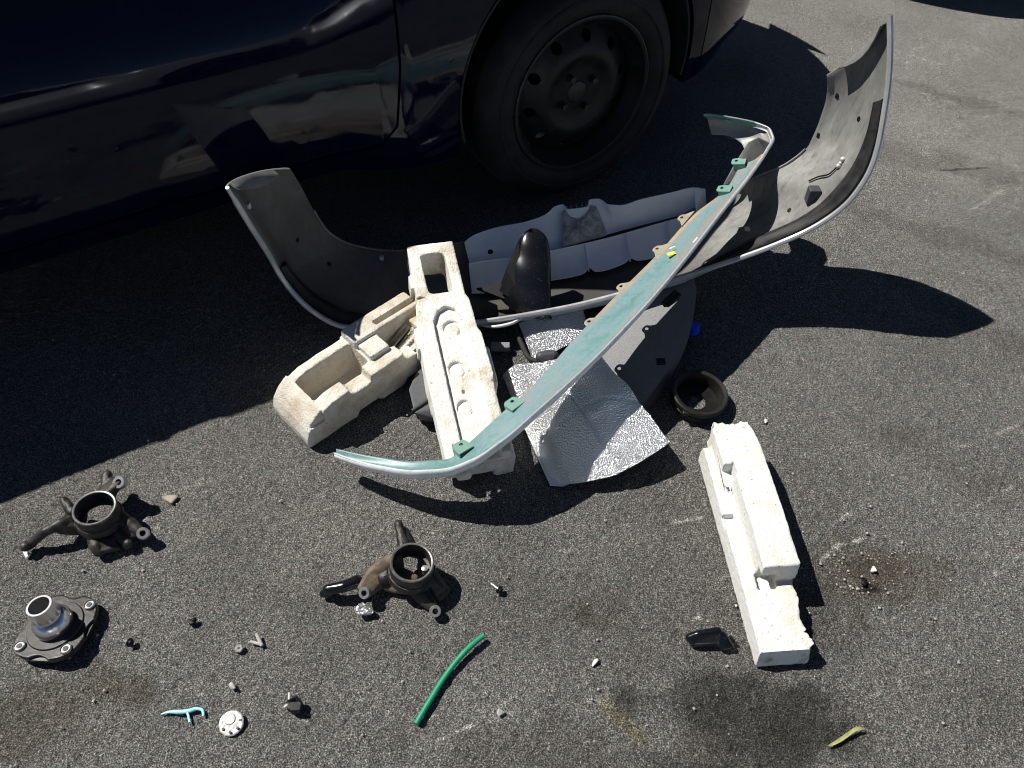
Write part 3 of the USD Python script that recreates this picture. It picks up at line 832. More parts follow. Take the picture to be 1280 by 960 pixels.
def strip():
    t = Thing('lip_strip', 'long teal and silver bumper lip strip curving across the pile of parts', 'trim strip', at(740, 440, .1))
    n, m = 200, 14
    tt = np.linspace(0, 1, len(SO))
    from scipy.interpolate import PchipInterpolator
    u = np.linspace(0, 1, n)
    O, I = PchipInterpolator(tt, SO)(u), PchipInterpolator(tt, SI)(u)
    I = I + (O - I) * (.13 * np.exp(-((u - .5) / .16) ** 2))[:, None]
    w = np.linspace(0, 1, m)[None, :, None]
    G = O[:, None] * (1 - w) + I[:, None] * w
    nn = grid_normals(G)
    s = 1 if nn[..., 2].mean() > 0 else -1
    Nn = nn * s
    G = G - Nn * (.010 * np.sin(np.pi * w) + .006 * np.exp(-((w - .2) / .06) ** 2))
    if s < 0:
        G = G[:, ::-1]
    V, F = sheet(G, .0028)
    path = numbered(t.path, 'strip_body')
    mm = usdkit.mesh(stage, path, (V - t.base, F), MATS['teal_paint'], smooth=True)
    # wear along the strip: bright teal in places, grey-brown in others, tan at the mounting edge
    ww = np.repeat(w[0, :, 0][None], n, 0)
    if s < 0:
        ww = ww[:, ::-1]
    uu = np.repeat(u[:, None], m, 1)
    q = G.reshape(-1, 3)
    surface_tone = .49 + .22 * np.exp(-((uu - .66) / .16) ** 2) * (ww < .5) + .10 * sm(.55, .9, uu) + .42 * sm(.86, .94, ww) * sm(.40, .46, uu) * (1 - sm(.60, .66, uu)) - .18 * np.exp(-((uu - .47) / .10) ** 2) * (ww > .3) - .2 * (1 - sm(.2, .36, uu)) + (fbm(q * 30, 4, 5) - .5).reshape(n, m) * .3
    surface_tone = np.clip(np.r_[surface_tone.ravel(), surface_tone.ravel()], 0, 1)
    UsdGeom.PrimvarsAPI(mm).CreatePrimvar('surface_tone', Sdf.ValueTypeNames.Color3fArray, 'vertex').Set(Vt.Vec3fArray.FromNumpy(np.repeat(surface_tone[:, None], 3, 1).astype(np.float32)))
    # painted outer face turning down from the edge
    side = O - I; side[:, 2] = 0; side /= np.linalg.norm(side, axis=1, keepdims=True)
    h = np.interp(u, [0, .1, .25, .5, .8, .9, 1], [.014, .022, .020, .012, .010, .010, .008])
    D = np.stack([O + [0, 0, .001], O + side * .0045 + np.array([0, 0, -.0015]), O + side * .006 - np.stack([0 * h, 0 * h, h * .5], 1), O + side * .004 - np.stack([0 * h, 0 * h, h], 1), O - side * .002 - np.stack([0 * h, 0 * h, h * 1.25], 1)], 1)
    if np.sum(grid_normals(D)[:, 2] * side) < 0:
        D = D[:, ::-1]
    kk = int(n * .90)
    t.part('painted_edge', sheet(D[:kk], .0018), 'strip_silver', 50)
    t.part('hooked_end', sheet(D[kk - 1:], .0018), 'tab_teal', 50, label='teal hooked far end of the strip')

    def tab(px, py, z, along, size, lift, flat):
        a = np.asarray(along, float); a /= np.linalg.norm(a)
        q = at(px, py, z)
        nrm = np.array([-.25, .18, .95]); nrm -= a * (nrm @ a); nrm /= np.linalg.norm(nrm)
        b = np.cross(nrm, a)
        R = np.stack([a, b, nrm], 1)
        L = size
        if flat:
            poly = [(-L * 1.5, -.016), (-L * .7, -.002), (-L * .5, .007), (-L * .2, .010), (L * .2, .010), (L * .5, .007), (L * .7, -.002), (L * 1.5, -.016)]
        else:
            poly = [(-L * .8, -.022), (-L * .75, .006), (-L * .45, .012), (L * .4, .012), (L * .55, .004), (L * .6, -.022)]
        p = plan(poly, 0, .0026) - cyl((0, .001, -.01), (0, .001, .01), .0042, n=20)
        if not flat:
            p = add(p, plan([(L * .40, .012), (L * .55, .004), (L * .60, -.022), (L * .52, -.022), (L * .40, .004)], -lift, 0.002))
            p = add(p, plan([(-L * .8, -.022), (-L * .75, .006), (-L * .68, .004), (-L * .72, -.022)], -lift, 0.002))
        p = put(p, R, q)
        pt = t.part('mounting_tab', p, 'tab_teal' if not flat else 'tab_tan', 30)
    for px, py, z, d in ((577, 557, .108, (.8, .6, 0)), (641, 503, .124, (.75, .66, 0.05))):
        tab(px, py, z, d, .024, .014, False)
    for px, py, z, d in ((903, 236, .228, (.45, .9, .08)), (921, 202, .245, (.35, .93, .08))):
        tab(px, py, z, d, .019, .018, False)
    for px, py, z, d in ((737, 403, .153, (.66, .75, .1)), (777, 359, .163, (.66, .75, .1)), (822, 312, .178, (.66, .75, .12)), (853, 273, .193, (.6, .8, .14))):
        tab(px, py, z, d, .020, .004, True)
    # yellow sticker and a torn teal flake
    def decal(name, px, py, z, w_, h_, ang, m):
        q = at(px, py, z)
        k = np.array([[math.cos(ang), math.sin(ang), .1], [-math.sin(ang), math.cos(ang), .05]])
        nr = np.cross(k[0], k[1]); nr /= np.linalg.norm(nr)
        c = np.array([[-w_, -h_], [w_, -h_ * .8], [w_ * .9, h_], [-w_, h_ * .9]])
        g = np.array([q + x * k[0] + y * k[1] for x, y in c])
        t.part(name, trimesh.convex.convex_hull(np.vstack([g, g + nr * .0006])), m, False)
    decal('yellow_sticker', 839, 317, .2085, .0095, .0050, .25, 'yellow_paper')
    decal('pale_scuff', 841, 309, .2065, .0060, .0012, .35, 'chip_white')
    decal('pale_scuff', 838, 311, .2065, .0040, .0008, -.6, 'chip_white')
    decal('clip_slot', 869, 300, .249, .010, .0016, .9, 'chip_white')


simple('tab_teal', (0.10, 0.26, 0.21), (0.18, 0.27, 0.22), 0.5, 60)
simple('tab_tan', (0.22, 0.20, 0.145), (0.32, 0.28, 0.21), 0.6, 60, c3=(0.16, 0.25, 0.22))
strip()


# ------------------------------------------------------------------ foam blocks
def frame2(o, xdir, tilt=0.0, roll=0.0):
    x = np.array([*xdir, 0.0]); x /= np.linalg.norm(x)
    x = np.array([x[0] * math.cos(tilt), x[1] * math.cos(tilt), math.sin(tilt)])
    y = np.cross([0, 0, 1.0], x); y /= np.linalg.norm(y)
    z = np.cross(x, y)
    y2 = y * math.cos(roll) + z * math.sin(roll)
    z2 = np.cross(x, y2)
    return np.stack([x, y2, z2], 1), np.asarray(o, float)


def foam_tray():
    # x along the length (left end to right end in the photograph), y away from the camera, z up
    L, W = .388, .135
    side = [(0, .0), (0.0, .022), (.008, .045), (.022, .065), (.045, .081), (.075, .091), (.12, .094), (.34, .098), (.372, .094), (L, .076), (L, .035), (.355, .030), (.325, .014), (.262, .014), (.255, .0), (.19, .0), (.182, .012), (.132, .012), (.125, .0)]
    b = prism(side, 0, W)
    b -= box(.052, .036, .018, .195, .106, .2, .006)                       # long well
    b -= box(.252, .034, .035, .332, .098, .2, .006)                       # short well
    b -= prism([(.118, .084), (.128, .075), (.172, .075), (.180, .115), (.118, .115)], -.01, .04)     # notch in the near wall
    b -= prism([(.262, .085), (.270, .074), (.312, .074), (.322, .115), (.262, .13)], -.01, .038)
    b -= prism([(-.01, .115), (-.01, .06), (.02, .082), (.05, .088), (.07, .115)], .030, .048)        # groove behind the end
    b += box(.195, .080, .03, .372, .135, .116, .005)                       # raised block at the far side
    b -= box(.262, .092, .086, .38, .108, .2)
    b += box(.200, .032, .02, .250, .10, .108, .004)
    b -= prism([(.05, -.01), (.05, .06), (.19, .085), (.19, .2), (.05, .2)], .13, .2)
    b -= box(-.01, -.004, .052, .05, .006, .2)
    m = soften(b, .005, 5, .0009, 90, 3)
    R, o = frame2(at(388, 561, .002), (.725, .688), math.radians(1.5), math.radians(2))
    v, f = vf(m)
    t = Thing('foam_tray', 'tan stained foam impact block shaped like a tray with wells, left of the pile', 'foam block', o)
    t.part('foam_body', (v @ R.T + o, f), 'foam_tan', True)


def foam_post():
    # x from the lower end up the length, y across, z out of the broad face
    L, W, T = .50, .125, .075
    out = [(0, 0), (.18, -.004), (.30, 0), (.345, .006), (.36, .012), (L, .014), (L, .122), (.36, .120), (.345, .126), (.27, .128), (.262, .133), (.16, .135), (.15, .130), (0, .131)]
    b = plan(out, 0, T)
    b -= box(.368, .040, -.02, .472, .096, .2, .012)                       # through hole
    b -= plan([(.02, .036), (.30, .036), (.325, .05), (.335, .07), (.325, .09), (.30, .100), (.02, .104)], T - .010, T + .02)
    for x, y, r in ((.105, .062, .017), (.19, .064, .018), (.285, .074, .019)):
        b -= cyl((x, y, T - .016), (x, y, T + .02), r, n=28)
        b += cyl((x - .004, y - .002, T - .03), (x - .004, y - .002, T - .0115), r * .86, n=28)
    b -= cyl((.14, .066, T - .02), (.14, .066, T + .01), .004, n=14)
    # lugs and steps on the long edges
    b += box(.395, -.004 + .008, .02, .43, .03, .066, .004)
    b += box(.25, -.008, .015, .30, .02, .062, .004)
    b += box(.15, .11, .01, .235, .143, .062, .004)
    b -= box(.02, -.02, -.01, .13, .028, .02)
    b -= cyl((.35, .020, T - .005), (.35, .020, T + .02), .015, n=24)
    b -= box(-.01, .018, T - .022, .03, .11, T + .02)
    b += box(-.010, .020, 0, .02, .052, .034, .006)
    b += box(-.004, .098, -.03, .04, .142, .050, .008)
    m = soften(b, .005, 5, .0008, 90, 13)
    A, B = at(601, 570, .085), at(537, 304, .175)          # lower and upper end of the broad face, along its middle
    x = (B - A) / np.linalg.norm(B - A)
    ac = at(640, 520, .1) - at(575, 548, .1)                   # across, to the right
    y = ac - x * (ac @ x); y /= np.linalg.norm(y)
    z = np.cross(x, y)
    if z[2] < 0:
        z = -z
        y = -y
    R = np.stack([x, y, z], 1)
    v, f = vf(m)
    # the outline is drawn with y to the right when seen from above
    if np.cross(x, ac)[2] < 0:
        v = v * [1, -1, 1]; f = f[:, ::-1]
        yy = -0.068
    else:
        yy = 0.068
    v = v * [np.linalg.norm(B - A) / L, 1, 1] - [0, yy if yy > 0 else yy, T]
    o = A
    w = v @ R.T + o
    t = Thing('foam_post', 'long dirty white foam absorber with a rectangular hole, leaning over the bumper rim', 'foam block', (A[0], A[1], 0))
    t.part('foam_body', (w, f), 'foam_soiled', True)


def foam_broken():
    L, W = .440, .098
    b = prism([(0, 0), (.006, .046), (.10, .052), (.430, .054), (L, .028), (L, 0)], -W, 0)
    top = prism([(.128, .03), (.135, .098), (.20, .104), (.385, .104), (.42, .098), (.448, .09), (.448, .03)], -.095, -.030)
    b += top
    b += prism([(.345, .03), (.345, .097), (.452, .090), (.452, .03)], -.093, -.016)
    b -= box(.330, -.034, .054, .358, .01, .2)
    b -= box(.25, -.022, .040, .272, .02, .09)
    b -= box(.116, -.060, .040, .148, -.026, .072, .004)
    # ragged break along the lower right and the ends
    for k in range(26):
        x = .002 + rng.random() * .13
        b -= ball((x, -W + .004 + rng.normal() * .004, .015 + rng.random() * .05), .006 + rng.random() * .006, 8)
    for k in range(9):
        b -= ball((-.002, -W * rng.random(), .05 * rng.random() + .004), .006 + rng.random() * .006, 8)
        b -= ball((.452, -.016 - .08 * rng.random(), .045 + .06 * rng.random()), .006 + rng.random() * .008, 8)
    b -= plan([(-.01, -.2), (-.01, -.088), (.02, -.095), (.06, -.084), (.10, -.092), (.125, -.088), (.135, -.2)], -.01, .2)
    m = soften(b, .0045, 5, .0012, 150, 23)
    O, E = at(944, 834, 0), at(881, 606, .0)
    R, o = frame2(O, (E - O)[:2])
    v, f = vf(m)
    t = Thing('broken_foam_block', 'clean white foam block with a stepped side and broken ends, alone on the right', 'foam block', o)
    t.part('foam_body', (v @ R.T + o, f), 'foam_white', 40)


foam_tray(); foam_post(); foam_broken()


# ------------------------------------------------------------------ foil pad, liner, vent box, mirror shell, ring
def patch(tl, tr, br, bl, n=60, m=60):
    u = np.linspace(0, 1, n)[:, None, None]; v = np.linspace(0, 1, m)[None, :, None]
    return (tl * (1 - u) * (1 - v) + tr * (1 - u) * v + br * u * v + bl * u * (1 - v)), u[..., 0], v[..., 0]


def pad():
    G, u, v = patch(at(628, 458, .05), at(748, 440, .092), at(838, 551, .068), at(688, 602, .02), 90, 90)
    q = G.reshape(-1, 3)
    wob = (fbm(q * 13, 3, 8) - .5).reshape(90, 90)
    G[..., 2] += .018 * wob + .022 * np.sin(np.pi * u) * np.sin(np.pi * v)
    G[..., 2] -= .030 * np.clip((.16 - v) / .16, 0, 1) ** 1.5 + .016 * np.clip((u - .86) / .14, 0, 1) ** 2 * (1 - v)
    G[..., 2] -= .0035 * np.exp(-((v - .42 - .1 * u) / .012) ** 2) + .003 * np.exp(-((u - .56 - .04 * np.sin(v * 7)) / .012) ** 2)
    G[..., 2] += .012 * np.exp(-((u - .75 + .35 * v) / .12) ** 2) * v
    # outward sag of the lower edge
    G += np.array([.012, -.05, 0]) * ((u ** 3) * np.sin(np.pi * v))[..., None] * .55
    G[..., 2] = np.maximum(G[..., 2], .006)
    if grid_normals(G)[..., 2].mean() < 0:
        G = G[:, ::-1]
    t = Thing('foil_pad', 'silver bubble foil insulation pad with a black underside, in front of the lip strip', 'insulation pad', (*at(720, 530)[:2], 0))
    t.part('foil_face', sheet(G, .0012), 'foil', True)
    t.part('black_backing', sheet(G - grid_normals(G) * .0016, .005), 'black_foam', 50)
    G2, u, v = patch(at(648, 404, .028), at(728, 384, .034), at(738, 420, .022), at(668, 456, .008), 50, 50)
    G2[..., 2] += .010 * (fbm(G2.reshape(-1, 3) * 16, 3, 18) - .5).reshape(50, 50) + .010 * np.sin(np.pi * v)
    if grid_normals(G2)[..., 2].mean() < 0:
        G2 = G2[:, ::-1]
    t2 = Thing('foil_scrap', 'dark folded foil scrap under the bumper rim, behind the lip strip', 'insulation pad', (*at(690, 420)[:2], 0))
    t2.part('foil_face', sheet(G2, .0012), 'foil', True)
    t2.part('black_backing', sheet(G2 - grid_normals(G2) * .0016, .004), 'black_foam', 50)
    strap = spline(np.array([at(643, 408, .03), at(652, 430, .022), at(662, 448, .02), at(672, 452, .02)]), 20)
    t2.part('strap', tube(strap, .006, 8), 'black_foam')
    c = at(684, 446, .045)
    one('textured_cap', soften(m3.Manifold.batch_hull([ball(c + d, r) for d, r in (((-.014, 0, 0), .012), ((.014, .004, 0), .012), ((.0, .016, -.006), .008), ((0, -.014, -.01), .009))]), .004, 2), 'grey_plastic', 'small dark ribbed plastic cap between foil scrap and lip strip', 'plastic cap')


pad()


def liner():
    R = spline(np.array([at(868, 348, .085), at(864, 385, .08), at(852, 428, .07), at(828, 472, .05), at(804, 506, .025)]), 40)
    Lf = spline(np.array([at(775, 372, .02), at(755, 395, .018), at(735, 420, .014), at(722, 445, .010), at(715, 470, .006)]), 40)
    w = np.linspace(0, 1, 30)[None, :, None]
    G = Lf[:, None] * (1 - w) + R[:, None] * w
    G[..., 2] += .012 * np.sin(np.pi * w[..., 0])
    if grid_normals(G)[..., 2].mean() < 0:
        G = G[:, ::-1]
    t = Thing('fender_liner', 'dark grey felt-covered fender liner panel under the lip strip', 'fender liner', (*at(800, 440)[:2], 0))
    t.part('liner_panel', sheet(G, .004), 'felt_grey', 50)
    rim = R.copy()
    down = np.stack([rim, rim + [.004, -.002, -.016], rim + [.010, 0, -.028]], 1)
    t.part('liner_rim', sheet(down, .003), 'grey_plastic', 50)
    q = at(838, 372, .085)
    t.part('foil_patch', trimesh.convex.convex_hull(np.array([at(826, 378, .118), at(843, 362, .118), at(852, 368, .118), at(836, 384, .118), at(830, 384, .112), at(850, 374, .112)])), 'gloss_black', False)
    q = at(826, 452, .082)
    t.part('liner_clip', box(q[0] - .01, q[1] - .008, q[2] - .004, q[0] + .01, q[1] + .008, q[2] + .004, .002), 'matte_black')


liner()


def vent():
    t = Thing('vent_box', 'dark grey textured plastic vent box under the leaning foam absorber', 'plastic part', (*at(545, 500)[:2], 0))
    top = [at(511, 487, .05), at(520, 466, .055), at(556, 436, .06), at(575, 455, .06), at(560, 478, .052), at(517, 512, .042)]
    bot = [p * [1, 1, 0] + [.006, 0, .006] for p in top]
    t.part('upper_box', soften(man(trimesh.convex.convex_hull(np.array(top + bot))), .006, 2), 'grey_plastic', 40)
    f = [at(517, 516, .044), at(562, 479, .054), at(590, 500, .05), at(585, 532, .02), at(566, 532, .018), at(545, 526, .024)]
    g = [p * [1, 1, 0] + [.012, .012, .004] for p in f]
    t.part('front_panel', soften(man(trimesh.convex.convex_hull(np.array(f + g))), .006, 2), 'grey_plastic', 40)
    t.part('seam', tube(spline(np.array([at(515, 513, .047), at(538, 497, .053), at(562, 477, .058)]), 20), .0035, 8), 'grey_plastic')
    t.part('seam', tube(spline(np.array([at(556, 438, .064), at(552, 455, .062), at(553, 480, .058)]), 20), .003, 8), 'grey_plastic')
    for px, py, z in ((552, 524, .03), (562, 527, .026), (571, 530, .024)):
        q = at(px, py, z)
        t.part('clip', bone(q + [-.004, 0, 0], q + [.006, .004, .006], .005, .004), 'matte_black')
    one('dark_bracket', join(box(*at(607, 574, .0)[:2] - .015, .003, *at(607, 574, .0)[:2] + .012, .02, .003), chain([at(600, 566, .02), at(606, 574, .028), at(614, 570, .02)], [.006, .006, .004])), 'matte_black', 'small black bracket under the lower end of the leaning absorber', 'bracket')
    s = spline(np.array([at(600, 405, .05), at(622, 408, .055), at(640, 404, .06), at(652, 396, .065)]), 20)
    one('grey_rim_strip', tube(s, .0042, 8), 'pale_metal', 'short curved grey strip below the black mirror shell', 'trim piece')
    q = at(626, 432, .02)
    one('speckled_offcut', box(q[0] - .024, q[1] - .008, .006, q[0] + .022, q[1] + .012, .022, .004), 'felt_grey', 'small grey felt offcut between absorber and foil scrap', 'offcut')


vent()


def mirror():
    t = Thing('mirror_shell', 'glossy black side mirror shell standing among the pile below the wheel', 'mirror shell', (*at(665, 360)[:2], 0))
    prof = []
    # stacked rings: a half dome that grows from the narrow lower tip
    rows = [((625, 362), (687, 397), .050, .45), ((629, 349), (688, 380), .075, .55), ((634, 335), (688, 355), .10, .68), ((640, 321), (688, 332), .125, .75), ((645, 309), (687, 314), .142, .75), ((650, 299), (684, 300), .158, .7), ((655, 293), (679, 293), .167, .55), ((661, 289), (672, 289), .172, .25)]
    n = 24
    R = []
    for (ax, ay), (bx, by), z, k in rows:
        A, B = at(ax, ay, z), at(bx, by, z)
        c, d = (A + B) / 2, (B - A) / 2
        side = np.array([d[1], -d[0], 0]); side = side / np.linalg.norm(side) * np.linalg.norm(d)
        a = np.linspace(0, np.pi, n)
        R.append([c - d * math.cos(q) + side * k * math.sin(q) for q in a])
    R = np.array(R)
    from scipy.interpolate import PchipInterpolator
    R = PchipInterpolator(np.linspace(0, 1, len(R)), R)(np.linspace(0, 1, 40))
    if np.sum(grid_normals(R) * (R - R.mean((0, 1)))) < 0:
        R = R[:, ::-1]
    t.part('shell', sheet(R, .003), 'gloss_black', True)
    back = R[:, [0, -1]]
    w = np.linspace(0, 1, 10)[None, :, None]
    Gb = back[:, :1] * (1 - w) + back[:, 1:] * w
    Gb[..., 1] += .012 * np.sin(np.pi * w[..., 0])
    t.part('mirror_face', sheet(Gb, .003), 'matte_black', 50)
    base = [at(596, 360, .07), at(690, 397, .045), at(660, 362, .07), at(640, 352, .08)]
    b2 = [p - [0, 0, .006] for p in base]
    t.part('foot_plate', trimesh.convex.convex_hull(np.array(base + b2)), 'matte_black', False)
    wing = [at(624, 364, .075), at(634, 340, .115), at(640, 322, .135), at(649, 302, .16), at(653, 300, .155), at(651, 368, .085), at(640, 374, .07)]
    t.part('inner_wing', trimesh.convex.convex_hull(np.array(wing)), 'matte_black', False)


mirror()


def ring():
    o = at(869, 503, 0)
    t = Thing('black_ring', 'round black plastic headlamp ring with a brown dusty rim, right of the pile', 'plastic ring', (o[0], o[1], 0))
    prof = [(.052, .004), (.058, .002), (.062, .007), (.0585, .011), (.0585, .014), (.064, .017), (.064, .021), (.060, .024), (.060, .028), (.066, .031), (.066, .042), (.063, .045), (.055, .043), (.052, .034), (.053, .010)]
    ax = (.10, -.10, 1)
    t.part('rim', lathe([(a_ * .94, b_ * .9) for a_, b_ in prof], 64, ax, o), 'ring_black', 35)
    t.part('floor', lathe([(.022, .006), (.051, .008), (.051, .004), (.022, .002)], 48, ax, o), 'matte_black', 35)
    q = o + [-.028, -.052, .026]
    t.part('clip', box(q[0] - .012, q[1] - .006, q[2] - .003, q[0] + .012, q[1] + .004, q[2] + .006, .002), 'ring_black')
    o = at(864, 421, 0) + [0, 0, .018]
    c = Thing('blue_bottle_cap', 'bright blue plastic bottle cap in shadow beside the fender liner', 'bottle cap', (o[0], o[1], 0))
    v, f = lathe([(0, .022), (.0125, .022), (.0145, .020), (.0148, .001), (.0130, 0), (.0125, .016), (0, .017)], 40, (0, 0, 1), o)
    c.part('cap', (v, f), 'blue_plastic', 30)
    c.part('tear_ring', lathe([(.0150, .001), (.0155, .002), (.0155, .005), (.0150, .006)], 40, (0, 0, 1), o), 'blue_plastic', 30)


ring()


# ------------------------------------------------------------------ steering knuckles and hub
def eye(t, p, axis, r=.0115, h=.006):
    t.part('bolt_eye', lathe([(r * .48, h), (r * .9, h), (r, h * .7), (r, -h), (r * .48, -h)], 28, axis, p), 'machined_steel', 30)


def knuckle(cx, cy, zt, name, label, arms, main, extra, up=(0, 0, 1), webs=()):
    top = at(cx, cy, zt)
    up = np.asarray(up, float); up /= np.linalg.norm(up)
    t = Thing(name, label, 'steering knuckle', (top[0], top[1], 0))
    base = top - up * .034
    outer = cyl(base, top, .0395, n=56)
    flange = cyl(base - up * .004, base + up * .010, .044, .042, n=56)
    pieces = [outer, flange]
    for pts, rad in arms:
        pieces.append(chain([at(*p) for p in pts], [r_ * .82 for r_ in rad], 14))
    for pts in webs:
        pieces.append(m3.Manifold.batch_hull([ball(at(*p[:3]), p[3], 12) for p in pts]))
    iron = add(*pieces)
    bore = cyl(base - up * .05, top + up * .05, .0345, n=56)
    iron = soften(iron - bore, .0040, 2, .0017, 120, 33)
    t.part('casting', iron, main, 40)
    t.part('bore_ring', lathe([(.0345, 0.0004), (.0362, 0.0012), (.0378, 0.0012), (.0392, -.0005), (.0392, -.004), (.0345, -.004)], 64, up, top + up * .001), 'dull_steel', 30)
    t.part('bore_lip', lathe([(.030, -.030), (.0345, -.028), (.0345, -.034), (.030, -.034)], 56, up, top), main, 30)
    extra(t)
    return t


def ex1(t):
    eye(t, at(150, 603, .066), (-.1, -.5, .85), .0125)
    eye(t, at(179, 667, .028), (.25, -.4, .9), .0115)
    t.part('ball_joint_stub', chain([at(40, 679, .016), at(32, 683, .02)], [.009, .010]), 'cast_iron')


knuckle(118, 635, .070, 'steering_knuckle', 'dark iron steering knuckle with two bright bolt eyes, at the left edge', [
    ([(100, 645, .03), (76, 655, .045), (58, 664, .04), (34, 682, .014)], [.016, .013, .0115, .0105]),
    ([(90, 640, .045), (83, 630, .05), (80, 626, .052)], [.013, .011, .010]),
    ([(130, 628, .045), (141, 612, .058), (150, 604, .06)], [.018, .013, .0125]),
    ([(134, 618, .04), (133, 603, .05), (134, 594, .052)], [.014, .012, .012]),
    ([(142, 645, .035), (162, 655, .03), (178, 667, .022)], [.020, .016, .012]),
    ([(118, 662, .02), (120, 682, .018), (124, 690, .013)], [.022, .016, .012]),
    ([(146, 660, .02), (160, 680, .014)], [.02, .012])], 'cast_iron', ex1, (.05, .02, 1), [
    [(135, 640, .04, .010), (150, 650, .03, .010), (176, 666, .022, .009), (150, 672, .012, .009), (132, 660, .02, .01)],
    [(98, 640, .03, .012), (78, 655, .042, .010), (76, 662, .030, .009), (104, 662, .02, .012)],
    [(112, 660, .03, .012), (126, 688, .014, .009), (146, 684, .010, .008), (136, 662, .02, .012)],
    [(126, 622, .05, .010), (148, 604, .058, .009), (136, 600, .046, .009), (124, 626, .03, .01)]])


def ex2(t):
    eye(t, at(456, 741, .030), (-.1, -.55, .85), .0105)
    eye(t, at(544, 764, .014), (.1, -.5, .9), .0105)
    t.part('plastic_arm', soften(add(chain([at(446, 727, .028), at(430, 733, .03), at(410, 737, .024)], [.012, .011, .010]), chain([at(412, 740, .012), at(404, 742, .010)], [.010, .007])), .004, 2), 'gloss_black', 40, label='shiny black arm of the knuckle')
    hull = lambda *q_: m3.Manifold.batch_hull([ball(at(*p[:3]), p[3], 12) for p in q_])
    web = add(hull((497, 697, .048, .010), (478, 702, .046, .008), (462, 716, .036, .007), (462, 724, .026, .007), (498, 716, .022, .011)),
              hull((462, 716, .036, .007), (452, 734, .028, .0075), (460, 742, .020, .0075), (478, 728, .016, .008), (486, 712, .03, .008)),
              hull((500, 716, .026, .012), (484, 734, .012, .008), (508, 738, .010, .008), (516, 724, .02, .012)))
    web -= cyl(at(456, 740, .0), at(452, 736, .06), .005, n=16)
    t.part('rusty_web', soften(web, .0038, 2, .0018, 80), 'rusty_iron', 40, label='rusty brown web of the knuckle')
    t.part('bore_stub', lathe([(0, 0), (.006, 0), (.006, .018), (0, .02)], 14, (0, 0, 1), at(532, 716, .03)), 'machined_steel')


knuckle(515, 703, .072, 'steering_knuckle', 'rusty brown steering knuckle with a shiny black arm, in the middle foreground', [
    ([(508, 690, .045), (501, 668, .055), (498, 655, .06)], [.016, .011, .010]),
    ([(500, 712, .03), (480, 722, .026)], [.022, .018]),
    ([(520, 728, .02), (535, 748, .014), (545, 763, .010)], [.016, .012, .0105]),
    ([(536, 715, .03), (552, 735, .02)], [.018, .012])], 'cast_iron', ex2, (.12, -.02, 1), [
    [(505, 690, .05, .010), (499, 662, .055, .008), (506, 664, .046, .008), (520, 692, .03, .010)],
    [(522, 726, .03, .012), (545, 762, .010, .008), (528, 752, .010, .008), (512, 730, .02, .012)],
    [(534, 716, .04, .010), (556, 738, .016, .009), (548, 748, .008, .008), (528, 728, .02, .012)]])

w_ = at(456, 758, .010)
fo = soften(m3.Manifold.batch_hull([ball(w_ + [rng.normal() * .009, rng.normal() * .007, rng.normal() * .002], .005, 8) for _ in range(9)]), .003, 0, .0035, 220, 5)
one('crumpled_foil_ball', fo, 'crumpled_foil', 'small crumpled silver foil wad in front of the rusty knuckle', 'foil wad', False)


def hub():
    o = at(76, 790, 0)
    t = Thing('wheel_hub', 'dark four-bolt wheel hub with a chrome stub, in the lower left corner', 'wheel hub', (o[0], o[1], 0))
    ax = np.array([-.06, .10, 1.0]); ax /= np.linalg.norm(ax)
    R = frame(ax)
    a = np.linspace(0, 2 * np.pi, 96, endpoint=False)
    rot = .70
    rad = .0660 + .004 * np.cos(4 * (a - rot))
    poly = np.stack([rad * np.cos(a), rad * np.sin(a)], 1)
    fl = plan(poly, .009, .020)
    disc = m3.Manifold.cylinder(.010, .058, .060, 72)
    for k in range(4):
        q = rot + math.pi / 4 + k * math.pi / 2
        c = np.array([.066 * math.cos(q), .066 * math.sin(q)])
        fl -= m3.Manifold.cylinder(.05, .030, .030, 48).translate([c[0] * 1.30, c[1] * 1.30, .014])
    t.part('flange', soften(put(add(fl, disc), R, o), .004, 2, .0003, 150, 3), 'hub_iron', 40)
    t.part('raised_face', lathe([(.0, .023), (.046, .023), (.0475, .021), (.0475, .017), (0, .017)], 64, ax, o), 'hub_iron', 40)
    ch = [(.0165, .022), (.031, .022), (.033, .030), (.032, .040), (.027, .050), (.0222, .053), (.0212, .058), (.0212, .083), (.0205, .085), (.0172, .085), (.0165, .083), (.0165, .022)]
    t.part('chrome_stub', lathe(ch, 64, ax, o), 'chrome', 35)
    for k in range(4):
        q = rot + k * math.pi / 2
        c = o + R @ np.array([.060 * math.cos(q), .060 * math.sin(q), .0205])
        b = t.part('bolt_head', lathe([(0, .003), (.0075, .003), (.0082, .005), (.0095, .004), (.0098, 0), (0, 0)], 28, ax, c), 'machined_steel', 30)
        t.part('bolt_socket', lathe([(0, .0042), (.0048, .0042), (.0045, .002), (0, .002)], 18, ax, c), 'hub_iron', 30, parent=b)


hub()


